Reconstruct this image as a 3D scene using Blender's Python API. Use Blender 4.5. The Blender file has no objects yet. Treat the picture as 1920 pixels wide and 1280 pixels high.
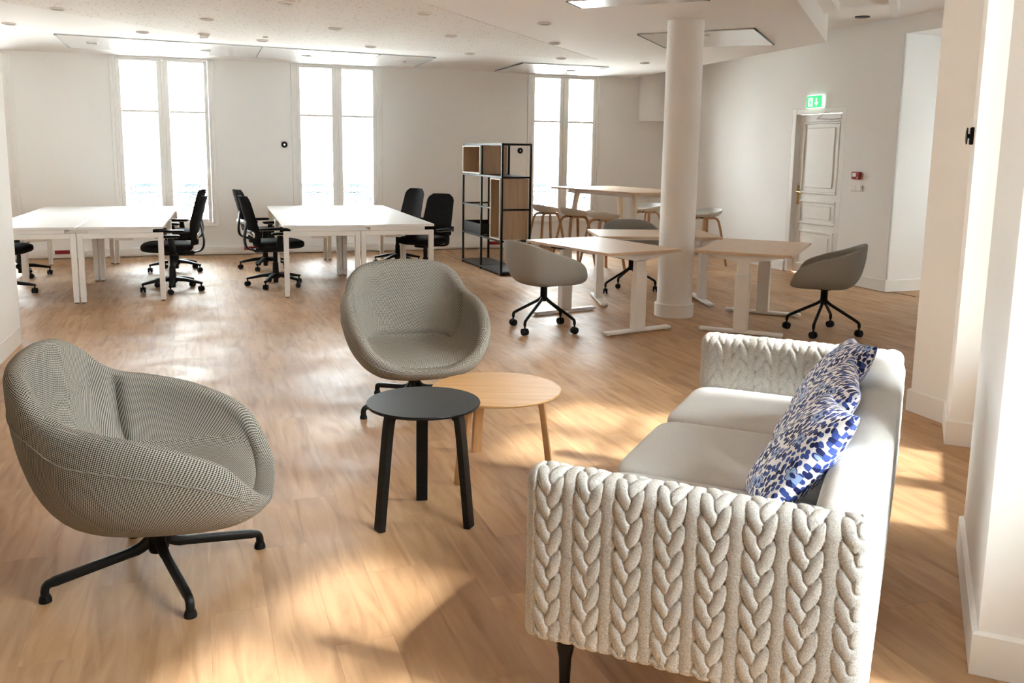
import bpy, bmesh, math, random
from mathutils import Vector, Matrix
random.seed(7)
PI = math.pi
R = math.radians
sc = bpy.context.scene
COL = sc.collection

# ------------------------------------------------------------------ camera
F_PX, PX, PY, PITCH, ROLL, CAM_H = 1680.7, 960.0, 546.6, 0.1565, 0.0145, 1.512
cp, sp, cr, sr = math.cos(PITCH), math.sin(PITCH), math.cos(ROLL), math.sin(ROLL)
FW = Vector((0, cp, -sp)); UP0 = Vector((0, sp, cp)); RT0 = Vector((1, 0, 0))
RT = RT0 * cr + UP0 * sr
UP = UP0 * cr - RT0 * sr
cam = bpy.data.cameras.new('camera')
cam.sensor_fit = 'HORIZONTAL'; cam.sensor_width = 36.0
cam.lens = F_PX / 1920 * 36.0
cam.shift_x = 0.0
cam.shift_y = -(640 - PY) / 1920
cam.clip_start = 0.05; cam.clip_end = 200
cam_o = bpy.data.objects.new('camera', cam); COL.objects.link(cam_o)
M3 = Matrix((RT, UP, -FW)).transposed()
cam_o.matrix_world = Matrix.Translation((0, 0, CAM_H)) @ M3.to_4x4()
sc.camera = cam_o

def at(u, v, z=0.0):
    """photo pixel -> point on the horizontal plane at height z"""
    d = FW + RT * ((u - PX) / F_PX) - UP * ((v - PY) / F_PX)
    t = (z - CAM_H) / d.z
    return Vector((0, 0, CAM_H)) + d * t

# ------------------------------------------------------------------ world, exposure
w = bpy.data.worlds.new('sky'); sc.world = w; w.use_nodes = True
bg = w.node_tree.nodes['Background']
bg.inputs[0].default_value = (0.90, 0.955, 1.0, 1); bg.inputs[1].default_value = 11.0
vs = sc.view_settings
vs.view_transform = 'Standard'; vs.look = 'None'; vs.gamma = 1.0; vs.use_curve_mapping = False
vs.exposure = 2.15
sc.cycles.max_bounces = 10; sc.cycles.diffuse_bounces = 7; sc.cycles.glossy_bounces = 4
sc.cycles.transparent_max_bounces = 12
sc.cycles.caustics_reflective = False; sc.cycles.caustics_refractive = False

# hazy sun, entering through the windows between the right-hand piers
sun = bpy.data.lights.new('sun_offscreen', 'SUN'); sun.energy = 10.0; sun.angle = math.radians(5.0); sun.color = (1.0, 0.975, 0.95)
sun_o = bpy.data.objects.new('sun_offscreen', sun); COL.objects.link(sun_o)
SUN_AZ, SUN_EL = math.radians(-24.0), math.radians(44.0)
sun_o.rotation_euler = Vector((math.cos(SUN_AZ) * math.cos(SUN_EL), math.sin(SUN_AZ) * math.cos(SUN_EL), math.sin(SUN_EL))).to_track_quat('Z', 'Y').to_euler()
sun_o.location = (6, -2, 6)

def portal(name, mat4, w_, h_):
    """marks a window opening so that daylight from the sky is sampled through it"""
    l = bpy.data.lights.new(name, 'AREA'); l.shape = 'RECTANGLE'; l.size = w_; l.size_y = h_
    l.cycles.is_portal = True
    o = bpy.data.objects.new(name, l); COL.objects.link(o); o.matrix_world = mat4
    return o

# ------------------------------------------------------------------ materials
def newmat(name):
    m = bpy.data.materials.new(name); m.use_nodes = True
    nt = m.node_tree; b = nt.nodes['Principled BSDF']
    return m, nt, b
def N(nt, t, **kw):
    n = nt.nodes.new(t)
    for k, v in kw.items(): setattr(n, k, v)
    return n
def math_(nt, op, a, b=None, c=None):
    n = N(nt, 'ShaderNodeMath', operation=op)
    for i, x in enumerate((a, b, c)):
        if x is None: continue
        if isinstance(x, (int, float)): n.inputs[i].default_value = x
        else: nt.links.new(x, n.inputs[i])
    return n.outputs[0]
def mixc(nt, fac, a, b):
    n = N(nt, 'ShaderNodeMix', data_type='RGBA')
    for sock, x in ((n.inputs[0], fac), (n.inputs[6], a), (n.inputs[7], b)):
        if isinstance(x, (int, float)): sock.default_value = x
        elif isinstance(x, tuple): sock.default_value = (*x, 1)
        else: nt.links.new(x, sock)
    return n.outputs[2]
def bump(nt, b, h, strength, dist=0.01):
    n = N(nt, 'ShaderNodeBump'); n.inputs['Strength'].default_value = strength; n.inputs['Distance'].default_value = dist
    nt.links.new(h, n.inputs['Height']); nt.links.new(n.outputs[0], b.inputs['Normal'])
def plain(name, col, rough=0.6, metal=0.0, var=0.04, vscale=6.0, bmp=0.0, bscale=200.0, spec=0.5, emit=None):
    m, nt, b = newmat(name)
    b.inputs['Roughness'].default_value = rough; b.inputs['Metallic'].default_value = metal
    b.inputs['Specular IOR Level'].default_value = spec
    tc = N(nt, 'ShaderNodeTexCoord')
    no = N(nt, 'ShaderNodeTexNoise'); no.inputs['Scale'].default_value = vscale; no.inputs['Detail'].default_value = 4
    nt.links.new(tc.outputs['Object'], no.inputs['Vector'])
    dark = tuple(c * (1 - var) for c in col); lite = tuple(min(1, c * (1 + var)) for c in col)
    nt.links.new(mixc(nt, no.outputs['Fac'], dark, lite), b.inputs['Base Color'])
    if bmp:
        n2 = N(nt, 'ShaderNodeTexNoise'); n2.inputs['Scale'].default_value = bscale
        nt.links.new(tc.outputs['Object'], n2.inputs['Vector']); bump(nt, b, n2.outputs['Fac'], bmp, 0.003)
    if emit:
        b.inputs['Emission Color'].default_value = (*emit[0], 1); b.inputs['Emission Strength'].default_value = emit[1]
    return m

MT = {}
MT['wall'] = plain('wall_paint', (0.885, 0.875, 0.86), 0.75, var=0.015, vscale=1.5, bmp=0.05, bscale=350)
MT['ceil'] = plain('ceiling_paint', (0.84, 0.80, 0.76), 0.8, var=0.015)
MT['trim'] = plain('white_trim', (0.87, 0.855, 0.83), 0.45, var=0.02)
MT['window'] = plain('window_white', (0.86, 0.84, 0.815), 0.4, var=0.02)
MT['door'] = plain('door_white', (0.80, 0.775, 0.74), 0.45, var=0.03)
MT['white_metal'] = plain('white_powder_coat', (0.86, 0.845, 0.82), 0.4, var=0.02)
MT['desk_top'] = plain('white_laminate', (0.84, 0.83, 0.82), 0.28, var=0.01)
MT['tray'] = plain('white_metal_panel', (0.80, 0.79, 0.78), 0.22, metal=0.55, var=0.015, vscale=2)
MT['black'] = plain('black_plastic', (0.007, 0.007, 0.007), 0.45, var=0.2, spec=0.18)
MT['blackfab'] = plain('black_fabric', (0.010, 0.010, 0.011), 0.9, var=0.3, vscale=60, bmp=0.3, bscale=500, spec=0.2)
MT['blackmetal'] = plain('black_powder_coat', (0.008, 0.0075, 0.007), 0.4, var=0.15, spec=0.18)
MT['chrome'] = plain('polished_aluminium', (0.75, 0.76, 0.78), 0.2, metal=1.0, var=0.03)
MT['brass'] = plain('brass', (0.72, 0.50, 0.18), 0.25, metal=1.0, var=0.1)
MT['iron'] = plain('painted_iron', (0.16, 0.20, 0.22), 0.6, var=0.1)
MT['red'] = plain('red_plastic', (0.30, 0.012, 0.02), 0.4, var=0.05)
MT['whiteplast'] = plain('white_plastic', (0.82, 0.81, 0.79), 0.35, var=0.01)
MT['greyshell'] = plain('light_grey_shell', (0.62, 0.60, 0.57), 0.5, var=0.02)
MT['greyfab'] = plain('grey_wool', (0.31, 0.295, 0.27), 0.95, var=0.10, vscale=90, bmp=0.25, bscale=500, spec=0.15)
MT['stone'] = plain('pale_facade', (0.55, 0.535, 0.505), 0.9, var=0.03)
MT['farglass'] = plain('far_window_glass', (0.16, 0.19, 0.22), 0.3, var=0.05)
MT['green'] = plain('exit_green', (0.01, 0.45, 0.12), 0.4, var=0.02, emit=((0.0, 0.75, 0.18), 0.22))
MT['exitwhite'] = plain('exit_white', (0.9, 1.0, 0.93), 0.4, var=0.0, emit=((0.7, 1.0, 0.8), 0.35))
MT['lens'] = plain('unlit_grey_lens', (0.45, 0.44, 0.42), 0.35)
MT['dark'] = plain('dark_recess', (0.03, 0.028, 0.025), 0.7)
MT['seatfab'] = plain('pale_grey_felt', (0.58, 0.582, 0.575), 0.95, var=0.08, vscale=120, bmp=0.25, bscale=350, spec=0.15)

def felt():
    m, nt, b = newmat('braided_felt'); b.inputs['Roughness'].default_value = 0.95
    b.inputs['Specular IOR Level'].default_value = 0.15
    tc = N(nt, 'ShaderNodeTexCoord')
    n1 = N(nt, 'ShaderNodeTexNoise'); n1.inputs['Scale'].default_value = 260; n1.inputs['Detail'].default_value = 3
    nt.links.new(tc.outputs['Object'], n1.inputs['Vector'])
    r = N(nt, 'ShaderNodeValToRGB'); r.color_ramp.elements[0].position = 0.3; r.color_ramp.elements[1].position = 0.65
    r.color_ramp.elements[0].color = (0.40, 0.38, 0.35, 1); r.color_ramp.elements[1].color = (0.63, 0.615, 0.585, 1)
    nt.links.new(n1.outputs['Fac'], r.inputs[0]); nt.links.new(r.outputs[0], b.inputs['Base Color'])
    n2 = N(nt, 'ShaderNodeTexNoise'); n2.inputs['Scale'].default_value = 420
    nt.links.new(tc.outputs['Object'], n2.inputs['Vector']); bump(nt, b, n2.outputs['Fac'], 0.35, 0.002)
    return m
MT['felt'] = felt()

def weave():
    m, nt, b = newmat('two_tone_weave'); b.inputs['Roughness'].default_value = 0.95
    b.inputs['Specular IOR Level'].default_value = 0.15
    tc = N(nt, 'ShaderNodeTexCoord')
    sx = N(nt, 'ShaderNodeSeparateXYZ'); nt.links.new(tc.outputs['UV'], sx.inputs[0])
    k = PI / 0.0050
    w1 = math_(nt, 'SINE', math_(nt, 'MULTIPLY', math_(nt, 'ADD', sx.outputs[0], math_(nt, 'MULTIPLY', sx.outputs[1], 0.55)), k))
    w2 = math_(nt, 'SINE', math_(nt, 'MULTIPLY', math_(nt, 'SUBTRACT', sx.outputs[1], math_(nt, 'MULTIPLY', sx.outputs[0], 0.55)), k))
    f = math_(nt, 'MULTIPLY_ADD', math_(nt, 'MULTIPLY', w1, w2), 1.9, 0.5)
    no = N(nt, 'ShaderNodeTexNoise'); no.inputs['Scale'].default_value = 500; nt.links.new(tc.outputs['Object'], no.inputs['Vector'])
    f = math_(nt, 'ADD', f, math_(nt, 'MULTIPLY_ADD', no.outputs['Fac'], 0.5, -0.25))
    cl = N(nt, 'ShaderNodeClamp'); nt.links.new(f, cl.inputs[0])
    nt.links.new(mixc(nt, cl.outputs[0], (0.028, 0.028, 0.026), (0.50, 0.48, 0.43)), b.inputs['Base Color'])
    bump(nt, b, cl.outputs[0], 0.3, 0.001)
    return m
MT['weave'] = weave()

def wood(name, c1, c2, axis=0, scale=1.0, rough=0.45, spec=0.45):
    m, nt, b = newmat(name); b.inputs['Roughness'].default_value = rough
    b.inputs['Specular IOR Level'].default_value = spec
    tc = N(nt, 'ShaderNodeTexCoord'); mp = N(nt, 'ShaderNodeMapping')
    s = [22.0 * scale] * 3; s[axis] = 1.6 * scale
    mp.inputs['Scale'].default_value = s
    nt.links.new(tc.outputs['Object'], mp.inputs[0])
    no = N(nt, 'ShaderNodeTexNoise'); no.inputs['Scale'].default_value = 1.6; no.inputs['Detail'].default_value = 6
    no.inputs['Distortion'].default_value = 0.6
    nt.links.new(mp.outputs[0], no.inputs['Vector'])
    r = N(nt, 'ShaderNodeValToRGB'); r.color_ramp.elements[0].position = 0.3; r.color_ramp.elements[1].position = 0.7
    r.color_ramp.elements[0].color = (*c1, 1); r.color_ramp.elements[1].color = (*c2, 1)
    nt.links.new(no.outputs['Fac'], r.inputs[0]); nt.links.new(r.outputs[0], b.inputs['Base Color'])
    bump(nt, b, no.outputs['Fac'], 0.06, 0.002)
    return m
MT['oak'] = wood('oiled_oak', (0.52, 0.29, 0.115), (0.66, 0.40, 0.175), 0, 1.0)
MT['oakleg'] = wood('oak_leg', (0.42, 0.22, 0.09), (0.55, 0.31, 0.14), 2, 1.0)
MT['stoolwood'] = wood('stool_oak', (0.36, 0.19, 0.09), (0.48, 0.27, 0.14), 2, 1.0)
MT['ply'] = wood('veneer_board', (0.40, 0.27, 0.17), (0.50, 0.35, 0.235), 2, 0.8, 0.6)
MT['plyedge'] = plain('pale_board_edge', (0.78, 0.69, 0.56), 0.55)
MT['tabletop'] = wood('beige_oak_laminate', (0.60, 0.43, 0.29), (0.68, 0.50, 0.35), 0, 0.7, 0.4)
MT['tabletop_edge'] = MT['tabletop']
MT['blackwood'] = wood('black_stained_oak', (0.005, 0.005, 0.005), (0.012, 0.0115, 0.011), 0, 1.5, 0.45, 0.2)

def floor_mat():
    m, nt, b = newmat('vinyl_planks')
    geo = N(nt, 'ShaderNodeNewGeometry')
    mp = N(nt, 'ShaderNodeMapping'); mp.inputs['Rotation'].default_value = (0, 0, -PLANK_ANG)
    nt.links.new(geo.outputs['Position'], mp.inputs[0])
    sx = N(nt, 'ShaderNodeSeparateXYZ'); nt.links.new(mp.outputs[0], sx.inputs[0])
    row = math_(nt, 'FLOOR', math_(nt, 'DIVIDE', sx.outputs[1], PLANK_W))
    u2 = math_(nt, 'ADD', sx.outputs[0], math_(nt, 'MULTIPLY', row, PLANK_STEP))
    colm = math_(nt, 'FLOOR', math_(nt, 'DIVIDE', u2, PLANK_L))
    cb = N(nt, 'ShaderNodeCombineXYZ'); nt.links.new(row, cb.inputs[0]); nt.links.new(colm, cb.inputs[1])
    wn = N(nt, 'ShaderNodeTexWhiteNoise', noise_dimensions='3D'); nt.links.new(cb.outputs[0], wn.inputs['Vector'])
    # grain coordinates, shifted per plank
    g = N(nt, 'ShaderNodeCombineXYZ')
    nt.links.new(math_(nt, 'ADD', math_(nt, 'MULTIPLY', sx.outputs[0], 2.2), math_(nt, 'MULTIPLY', wn.outputs['Value'], 37.0)), g.inputs[0])
    nt.links.new(math_(nt, 'MULTIPLY', sx.outputs[1], 17.0), g.inputs[1])
    nt.links.new(math_(nt, 'MULTIPLY', wn.outputs['Value'], 11.0), g.inputs[2])
    n1 = N(nt, 'ShaderNodeTexNoise'); n1.inputs['Scale'].default_value = 1.0; n1.inputs['Detail'].default_value = 5; n1.inputs['Distortion'].default_value = 0.9
    nt.links.new(g.outputs[0], n1.inputs['Vector'])
    g2 = N(nt, 'ShaderNodeVectorMath', operation='MULTIPLY'); g2.inputs[1].default_value = (1.2, 6.0, 1.0)
    nt.links.new(g.outputs[0], g2.inputs[0])
    n2 = N(nt, 'ShaderNodeTexNoise'); n2.inputs['Scale'].default_value = 1.0; n2.inputs['Detail'].default_value = 3
    nt.links.new(g2.outputs[0], n2.inputs['Vector'])
    r = N(nt, 'ShaderNodeValToRGB'); e = r.color_ramp.elements
    e[0].position = 0.28; e[0].color = (0.35, 0.198, 0.10, 1); e[1].position = 0.66; e[1].color = (0.56, 0.352, 0.195, 1)
    el = e.new(0.45); el.color = (0.47, 0.285, 0.15, 1)
    nt.links.new(n1.outputs['Fac'], r.inputs[0])
    c = mixc(nt, math_(nt, 'MULTIPLY', n2.outputs['Fac'], 0.28), r.outputs[0], (0.40, 0.238, 0.12))
    tone = math_(nt, 'ADD', 0.90, math_(nt, 'MULTIPLY', wn.outputs['Value'], 0.20))
    vm = N(nt, 'ShaderNodeVectorMath', operation='SCALE'); nt.links.new(c, vm.inputs[0]); nt.links.new(tone, vm.inputs['Scale'])
    nt.links.new(vm.outputs[0], b.inputs['Base Color'])
    # dusty, scuffed gloss
    n3 = N(nt, 'ShaderNodeTexNoise'); n3.inputs['Scale'].default_value = 2.2; n3.inputs['Detail'].default_value = 7; n3.inputs['Roughness'].default_value = 0.65
    nt.links.new(geo.outputs['Position'], n3.inputs['Vector'])
    mr = N(nt, 'ShaderNodeMapRange'); mr.inputs[1].default_value = 0.35; mr.inputs[2].default_value = 0.65; mr.inputs[3].default_value = 0.40; mr.inputs[4].default_value = 0.56
    nt.links.new(n3.outputs['Fac'], mr.inputs[0]); nt.links.new(mr.outputs[0], b.inputs['Roughness'])
    b.inputs['Specular IOR Level'].default_value = 0.22
    bump(nt, b, n1.outputs['Fac'], 0.03, 0.003)
    return m

def acoustic():
    m, nt, b = newmat('perforated_plaster'); b.inputs['Roughness'].default_value = 0.9
    geo = N(nt, 'ShaderNodeNewGeometry')
    v = N(nt, 'ShaderNodeTexVoronoi'); v.inputs['Scale'].default_value = 26
    nt.links.new(geo.outputs['Position'], v.inputs['Vector'])
    sc_ = N(nt, 'ShaderNodeSeparateColor'); nt.links.new(v.outputs['Color'], sc_.inputs[0])
    lim = math_(nt, 'MULTIPLY', sc_.outputs[0], 0.30)
    hole = math_(nt, 'LESS_THAN', v.outputs['Distance'], lim)
    nt.links.new(mixc(nt, hole, (0.80, 0.75, 0.70), (0.48, 0.40, 0.34)), b.inputs['Base Color'])
    return m
MT['acoustic'] = acoustic()

def glass():
    m = bpy.data.materials.new('window_glass'); m.use_nodes = True; nt = m.node_tree
    for n in list(nt.nodes): nt.nodes.remove(n)
    out = N(nt, 'ShaderNodeOutputMaterial'); t = N(nt, 'ShaderNodeBsdfTransparent'); g = N(nt, 'ShaderNodeBsdfGlossy')
    g.inputs['Roughness'].default_value = 0.02; t.inputs[0].default_value = (0.95, 0.97, 0.96, 1)
    f = N(nt, 'ShaderNodeFresnel'); f.inputs[0].default_value = 1.45
    mx = N(nt, 'ShaderNodeMixShader'); nt.links.new(f.outputs[0], mx.inputs[0]); nt.links.new(t.outputs[0], mx.inputs[1]); nt.links.new(g.outputs[0], mx.inputs[2])
    nt.links.new(mx.outputs[0], out.inputs[0])
    return m
MT['glass'] = glass()

def delft(name, seed):
    m, nt, b = newmat(name); b.inputs['Roughness'].default_value = 0.7; b.inputs['Specular IOR Level'].default_value = 0.3
    tc = N(nt, 'ShaderNodeTexCoord')
    off = N(nt, 'ShaderNodeVectorMath', operation='ADD'); off.inputs[1].default_value = (seed * 3.1, seed * 1.7, 0)
    nt.links.new(tc.outputs['UV'], off.inputs[0])
    # petals and leaves: stretched voronoi cells
    mp = N(nt, 'ShaderNodeMapping'); mp.inputs['Rotation'].default_value = (0, 0, 0.7); mp.inputs['Scale'].default_value = (85, 50, 1)
    nt.links.new(off.outputs[0], mp.inputs[0])
    wv = N(nt, 'ShaderNodeTexNoise'); wv.inputs['Scale'].default_value = 9; nt.links.new(off.outputs[0], wv.inputs['Vector'])
    ad = N(nt, 'ShaderNodeVectorMath', operation='MULTIPLY_ADD'); ad.inputs[1].default_value = (1.6, 1.6, 0)
    nt.links.new(wv.outputs['Color'], ad.inputs[0]); nt.links.new(mp.outputs[0], ad.inputs[2])
    v1 = N(nt, 'ShaderNodeTexVoronoi', voronoi_dimensions='2D'); v1.inputs['Scale'].default_value = 1.0
    nt.links.new(ad.outputs[0], v1.inputs['Vector'])
    leaf = math_(nt, 'LESS_THAN', v1.outputs['Distance'], 0.45)
    s1 = N(nt, 'ShaderNodeSeparateColor'); nt.links.new(v1.outputs['Color'], s1.inputs[0])
    leafcol = mixc(nt, math_(nt, 'GREATER_THAN', s1.outputs[0], 0.55), (0.010, 0.018, 0.10), (0.045, 0.085, 0.33))
    c = mixc(nt, leaf, (0.80, 0.80, 0.83), leafcol)
    # five-petalled flowers
    sc2 = N(nt, 'ShaderNodeVectorMath', operation='SCALE'); sc2.inputs['Scale'].default_value = 11.0
    nt.links.new(off.outputs[0], sc2.inputs[0])
    v2 = N(nt, 'ShaderNodeTexVoronoi', voronoi_dimensions='2D'); v2.inputs['Scale'].default_value = 1.0; v2.inputs['Randomness'].default_value = 0.75
    nt.links.new(sc2.outputs[0], v2.inputs['Vector'])
    df = N(nt, 'ShaderNodeVectorMath', operation='SUBTRACT'); nt.links.new(sc2.outputs[0], df.inputs[0]); nt.links.new(v2.outputs['Position'], df.inputs[1])
    sp_ = N(nt, 'ShaderNodeSeparateXYZ'); nt.links.new(df.outputs[0], sp_.inputs[0])
    angl = math_(nt, 'ARCTAN2', sp_.outputs[1], sp_.outputs[0])
    pet = math_(nt, 'ABSOLUTE', math_(nt, 'COSINE', math_(nt, 'MULTIPLY', angl, 2.5)))
    rad = math_(nt, 'ADD', 0.12, math_(nt, 'MULTIPLY', pet, 0.11))
    s2 = N(nt, 'ShaderNodeSeparateColor'); nt.links.new(v2.outputs['Color'], s2.inputs[0])
    on = math_(nt, 'GREATER_THAN', s2.outputs[1], 0.55)
    outl = math_(nt, 'MULTIPLY', math_(nt, 'LESS_THAN', v2.outputs['Distance'], math_(nt, 'ADD', rad, 0.035)), on)
    fill = math_(nt, 'MULTIPLY', math_(nt, 'LESS_THAN', v2.outputs['Distance'], rad), on)
    core = math_(nt, 'MULTIPLY', math_(nt, 'LESS_THAN', v2.outputs['Distance'], 0.075), on)
    c = mixc(nt, outl, c, (0.02, 0.04, 0.18))
    c = mixc(nt, fill, c, (0.30, 0.42, 0.68))
    c = mixc(nt, core, c, (0.02, 0.035, 0.16))
    nt.links.new(c, b.inputs['Base Color'])
    return m

# ------------------------------------------------------------------ mesh helpers
def tx(bm, vs, M):
    if M is not None: bmesh.ops.transform(bm, matrix=M, verts=vs)
def box(bm, c, s, bev=0.0, M=None, seg=1, rz=0.0):
    r = bmesh.ops.create_cube(bm, size=1.0); vs_ = r['verts']
    for v in vs_: v.co = Vector((v.co.x * s[0], v.co.y * s[1], v.co.z * s[2]))
    if bev:
        es = list({e for v in vs_ for e in v.link_edges})
        rr = bmesh.ops.bevel(bm, geom=es, offset=bev, segments=seg, affect='EDGES', profile=0.5)
        vs_ = list({v for f in rr['faces'] for v in f.verts} | {v for v in vs_ if v.is_valid})
    if rz: bmesh.ops.rotate(bm, verts=vs_, cent=(0, 0, 0), matrix=Matrix.Rotation(rz, 3, 'Z'))
    bmesh.ops.translate(bm, verts=vs_, vec=Vector(c))
    tx(bm, vs_, M)
def loft(bm, rings, closed=True, cap=True):
    vr = [[bm.verts.new(p) for p in ring] for ring in rings]
    n = len(vr[0])
    for a, b in zip(vr[:-1], vr[1:]):
        for i in range(n if closed else n - 1):
            j = (i + 1) % n
            bm.faces.new((a[i], a[j], b[j], b[i]))
    if cap and closed:
        bm.faces.new(list(reversed(vr[0]))); bm.faces.new(vr[-1])
    return [v for r_ in vr for v in r_]
def frames(pts):
    pts = [Vector(p) for p in pts]; ts = []
    for i in range(len(pts)):
        a = pts[max(0, i - 1)]; b = pts[min(len(pts) - 1, i + 1)]; ts.append((b - a).normalized())
    up = Vector((0, 0, 1)) if abs(ts[0].z) < 0.9 else Vector((1, 0, 0))
    n = (up - ts[0] * up.dot(ts[0])).normalized(); out = []
    for p, t in zip(pts, ts):
        n = (n - t * n.dot(t)).normalized(); out.append((p, t, n, t.cross(n)))
    return out
def tube(bm, pts, r, n=8, sq=None, M=None):
    """r: radius, list of radii, or (a, b) pairs; sq: use a rounded-rectangular section"""
    rings = []
    for i, (p, t, nn, bb) in enumerate(frames(pts)):
        rr = r[i] if isinstance(r, list) else r
        ra, rb = rr if isinstance(rr, tuple) else (rr, rr)
        ring = []
        for k in range(n):
            a = 2 * PI * k / n
            c, s = math.cos(a), math.sin(a)
            if sq:
                c = math.copysign(abs(c) ** sq, c); s = math.copysign(abs(s) ** sq, s)
            ring.append(p + nn * (ra * c) + bb * (rb * s))
        rings.append(ring)
    v = loft(bm, rings); tx(bm, v, M)
def cyl(bm, a, b, r0, r1=None, n=16): tube(bm, [a, b], [r0, r0 if r1 is None else r1], n)
def lathe(bm, prof, n=24, c=(0, 0, 0), M=None, cap=True):
    rings = [[Vector((c[0] + r_ * math.cos(2 * PI * k / n), c[1] + r_ * math.sin(2 * PI * k / n), c[2] + z)) for k in range(n)] for r_, z in prof]
    v = loft(bm, rings, cap=cap); tx(bm, v, M)
def prism(bm, poly, z0, z1):
    a = sum(poly[i][0] * poly[(i + 1) % len(poly)][1] - poly[(i + 1) % len(poly)][0] * poly[i][1] for i in range(len(poly)))
    if a < 0: poly = list(reversed(poly))
    loft(bm, [[Vector((p[0], p[1], z0)) for p in poly], [Vector((p[0], p[1], z1)) for p in poly]])
def smoothpath(pts, n=8):
    pts = [Vector(p) for p in pts]; out = []
    P = [pts[0] * 2 - pts[1]] + pts + [pts[-1] * 2 - pts[-2]]
    for i in range(1, len(P) - 2):
        for k in range(n):
            t = k / n
            a, b, c, d = P[i - 1], P[i], P[i + 1], P[i + 2]
            out.append(0.5 * ((2 * b) + (c - a) * t + (2 * a - 5 * b + 4 * c - d) * t * t + (3 * b - a - 3 * c + d) * t ** 3))
    out.append(pts[-1]); return out
def softbox(bm, c, s, p=8.0, n=14, crown=0.0, M=None):
    """upholstered block: superellipsoid grid with a slightly crowned top"""
    faces = []; V = {}
    def vert(x, y, z):
        k = (round(x, 5), round(y, 5), round(z, 5))
        if k not in V:
            q = (abs(x) ** p + abs(y) ** p + abs(z) ** p) ** (1 / p)
            X, Y, Z_ = x / q, y / q, z / q
            if Z_ > 0: Z_ += crown * (1 - X * X) * (1 - Y * Y)
            V[k] = bm.verts.new((c[0] + X * s[0] / 2, c[1] + Y * s[1] / 2, c[2] + Z_ * s[2] / 2))
        return V[k]
    g = [math.sin((2 * i / n - 1) * PI / 2) * 0.5 + (2 * i / n - 1) * 0.5 for i in range(n + 1)]
    for ax in range(3):
        for sg in (-1, 1):
            for i in range(n):
                for j in range(n):
                    q = []
                    for (a, b) in ((g[i], g[j]), (g[i + 1], g[j]), (g[i + 1], g[j + 1]), (g[i], g[j + 1])):
                        t = [0, 0, 0]; t[ax] = sg; t[(ax + 1) % 3] = a; t[(ax + 2) % 3] = b; q.append(vert(*t))
                    if sg < 0: q.reverse()
                    bm.faces.new(q)
    tx(bm, list(V.values()), M)
def B(): return bmesh.new()
def obj(name, bm, m, parent=None, smooth=35, kind=None):
    me = bpy.data.meshes.new(name)
    bmesh.ops.recalc_face_normals(bm, faces=bm.faces[:])
    bm.to_mesh(me); bm.free()
    me.materials.append(MT[m] if isinstance(m, str) else m)
    if smooth:
        me.polygons.foreach_set('use_smooth', [True] * len(me.polygons)); me.set_sharp_from_angle(angle=R(smooth))
    o = bpy.data.objects.new(name, me); COL.objects.link(o)
    if parent is not None: o.parent = parent
    if kind: o['kind'] = kind
    return o
def tag(o, label, cat, group=None):
    o['label'] = label; o['category'] = cat
    if group: o['group'] = group
    return o
def thing(name, label, cat, loc=(0, 0, 0), rz=0.0, group=None):
    o = bpy.data.objects.new(name, None); COL.objects.link(o)
    o.location = loc; o.rotation_euler = (0, 0, rz); o.empty_display_size = 0.1
    return tag(o, label, cat, group)
def struct(name, label, cat, o=None, loc=(0, 0, 0), rz=0.0):
    if o is None:
        o = bpy.data.objects.new(name, None); COL.objects.link(o); o.location = loc; o.rotation_euler = (0, 0, rz)
    o['kind'] = 'structure'; o['label'] = label; o['category'] = cat
    return o
def copy_tree(o, parent=None):
    c = o.copy(); COL.objects.link(c)
    if parent is not None: c.parent = parent
    for ch in list(o.children): copy_tree(ch, c)
    return c
def clone(root, loc, rz, label=None):
    c = copy_tree(root); c.location = loc; c.rotation_euler = (0, 0, rz)
    if label: c['label'] = label
    return c
def dirv(deg): return Vector((math.cos(R(deg)), math.sin(R(deg)), 0))

# ------------------------------------------------------------------ layout constants
WA = 19.6                                   # window wall direction, degrees
G = Vector((-3.208, 12.872, 0))             # reference point on the foot of the window wall
E1, EN = dirv(WA), dirv(WA + 90)            # along the wall, out of the room
DW = -70.4                                  # door wall direction
GD = Vector((4.188, 9.957, 0))              # near end of the door wall
CORNER = Vector((2.435, 14.881, 0))
RW = 66.0                                   # right (pier) wall direction
R1, RN = dirv(RW), dirv(RW - 90)            # along the piers, out of the room
ZC, ZU = 2.675, 2.99                         # lowered ceiling, upper ceiling
PLANK_ANG, PLANK_W, PLANK_L, PLANK_STEP = R(109.6), 0.18, 1.22, 0.4532
MT['floor'] = floor_mat()
WMAT = Matrix.Translation(G) @ Matrix.Rotation(R(WA), 4, 'Z')     # wall frame: x = along, y = outwards
def wpt(s, n, z): return WMAT @ Vector((s, n, z))
TL = Vector((-8.6, 10.95, 0))                                     # far left corner of the room
FL, FR = Vector((-4.3, -2.6, 0)), Vector((-0.35, -2.6, 0))

# outline of the whole room, to the outer faces of its walls
_pb4 = Vector((2.402, 5.224, 0)) + E1 * 1.2; _ro = Vector((1.389, 2.458, 0)) + RN * (0.47 + 0.34)
_q0, _q1 = GD + E1 * 2.8 + EN * 0.2, _pb4 + E1 * 2.2
ROOM = [tuple(q[:2]) for q in (wpt(-6.0, 0.36, 0), wpt(6.3, 0.36, 0), CORNER + E1 * 0.3, GD + E1 * 0.3 + EN * 0.2, _q0, _q1, _pb4, _ro + R1 * 2.88, _ro - R1 * 5.4)] + [(-4.6, -2.9)]
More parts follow.
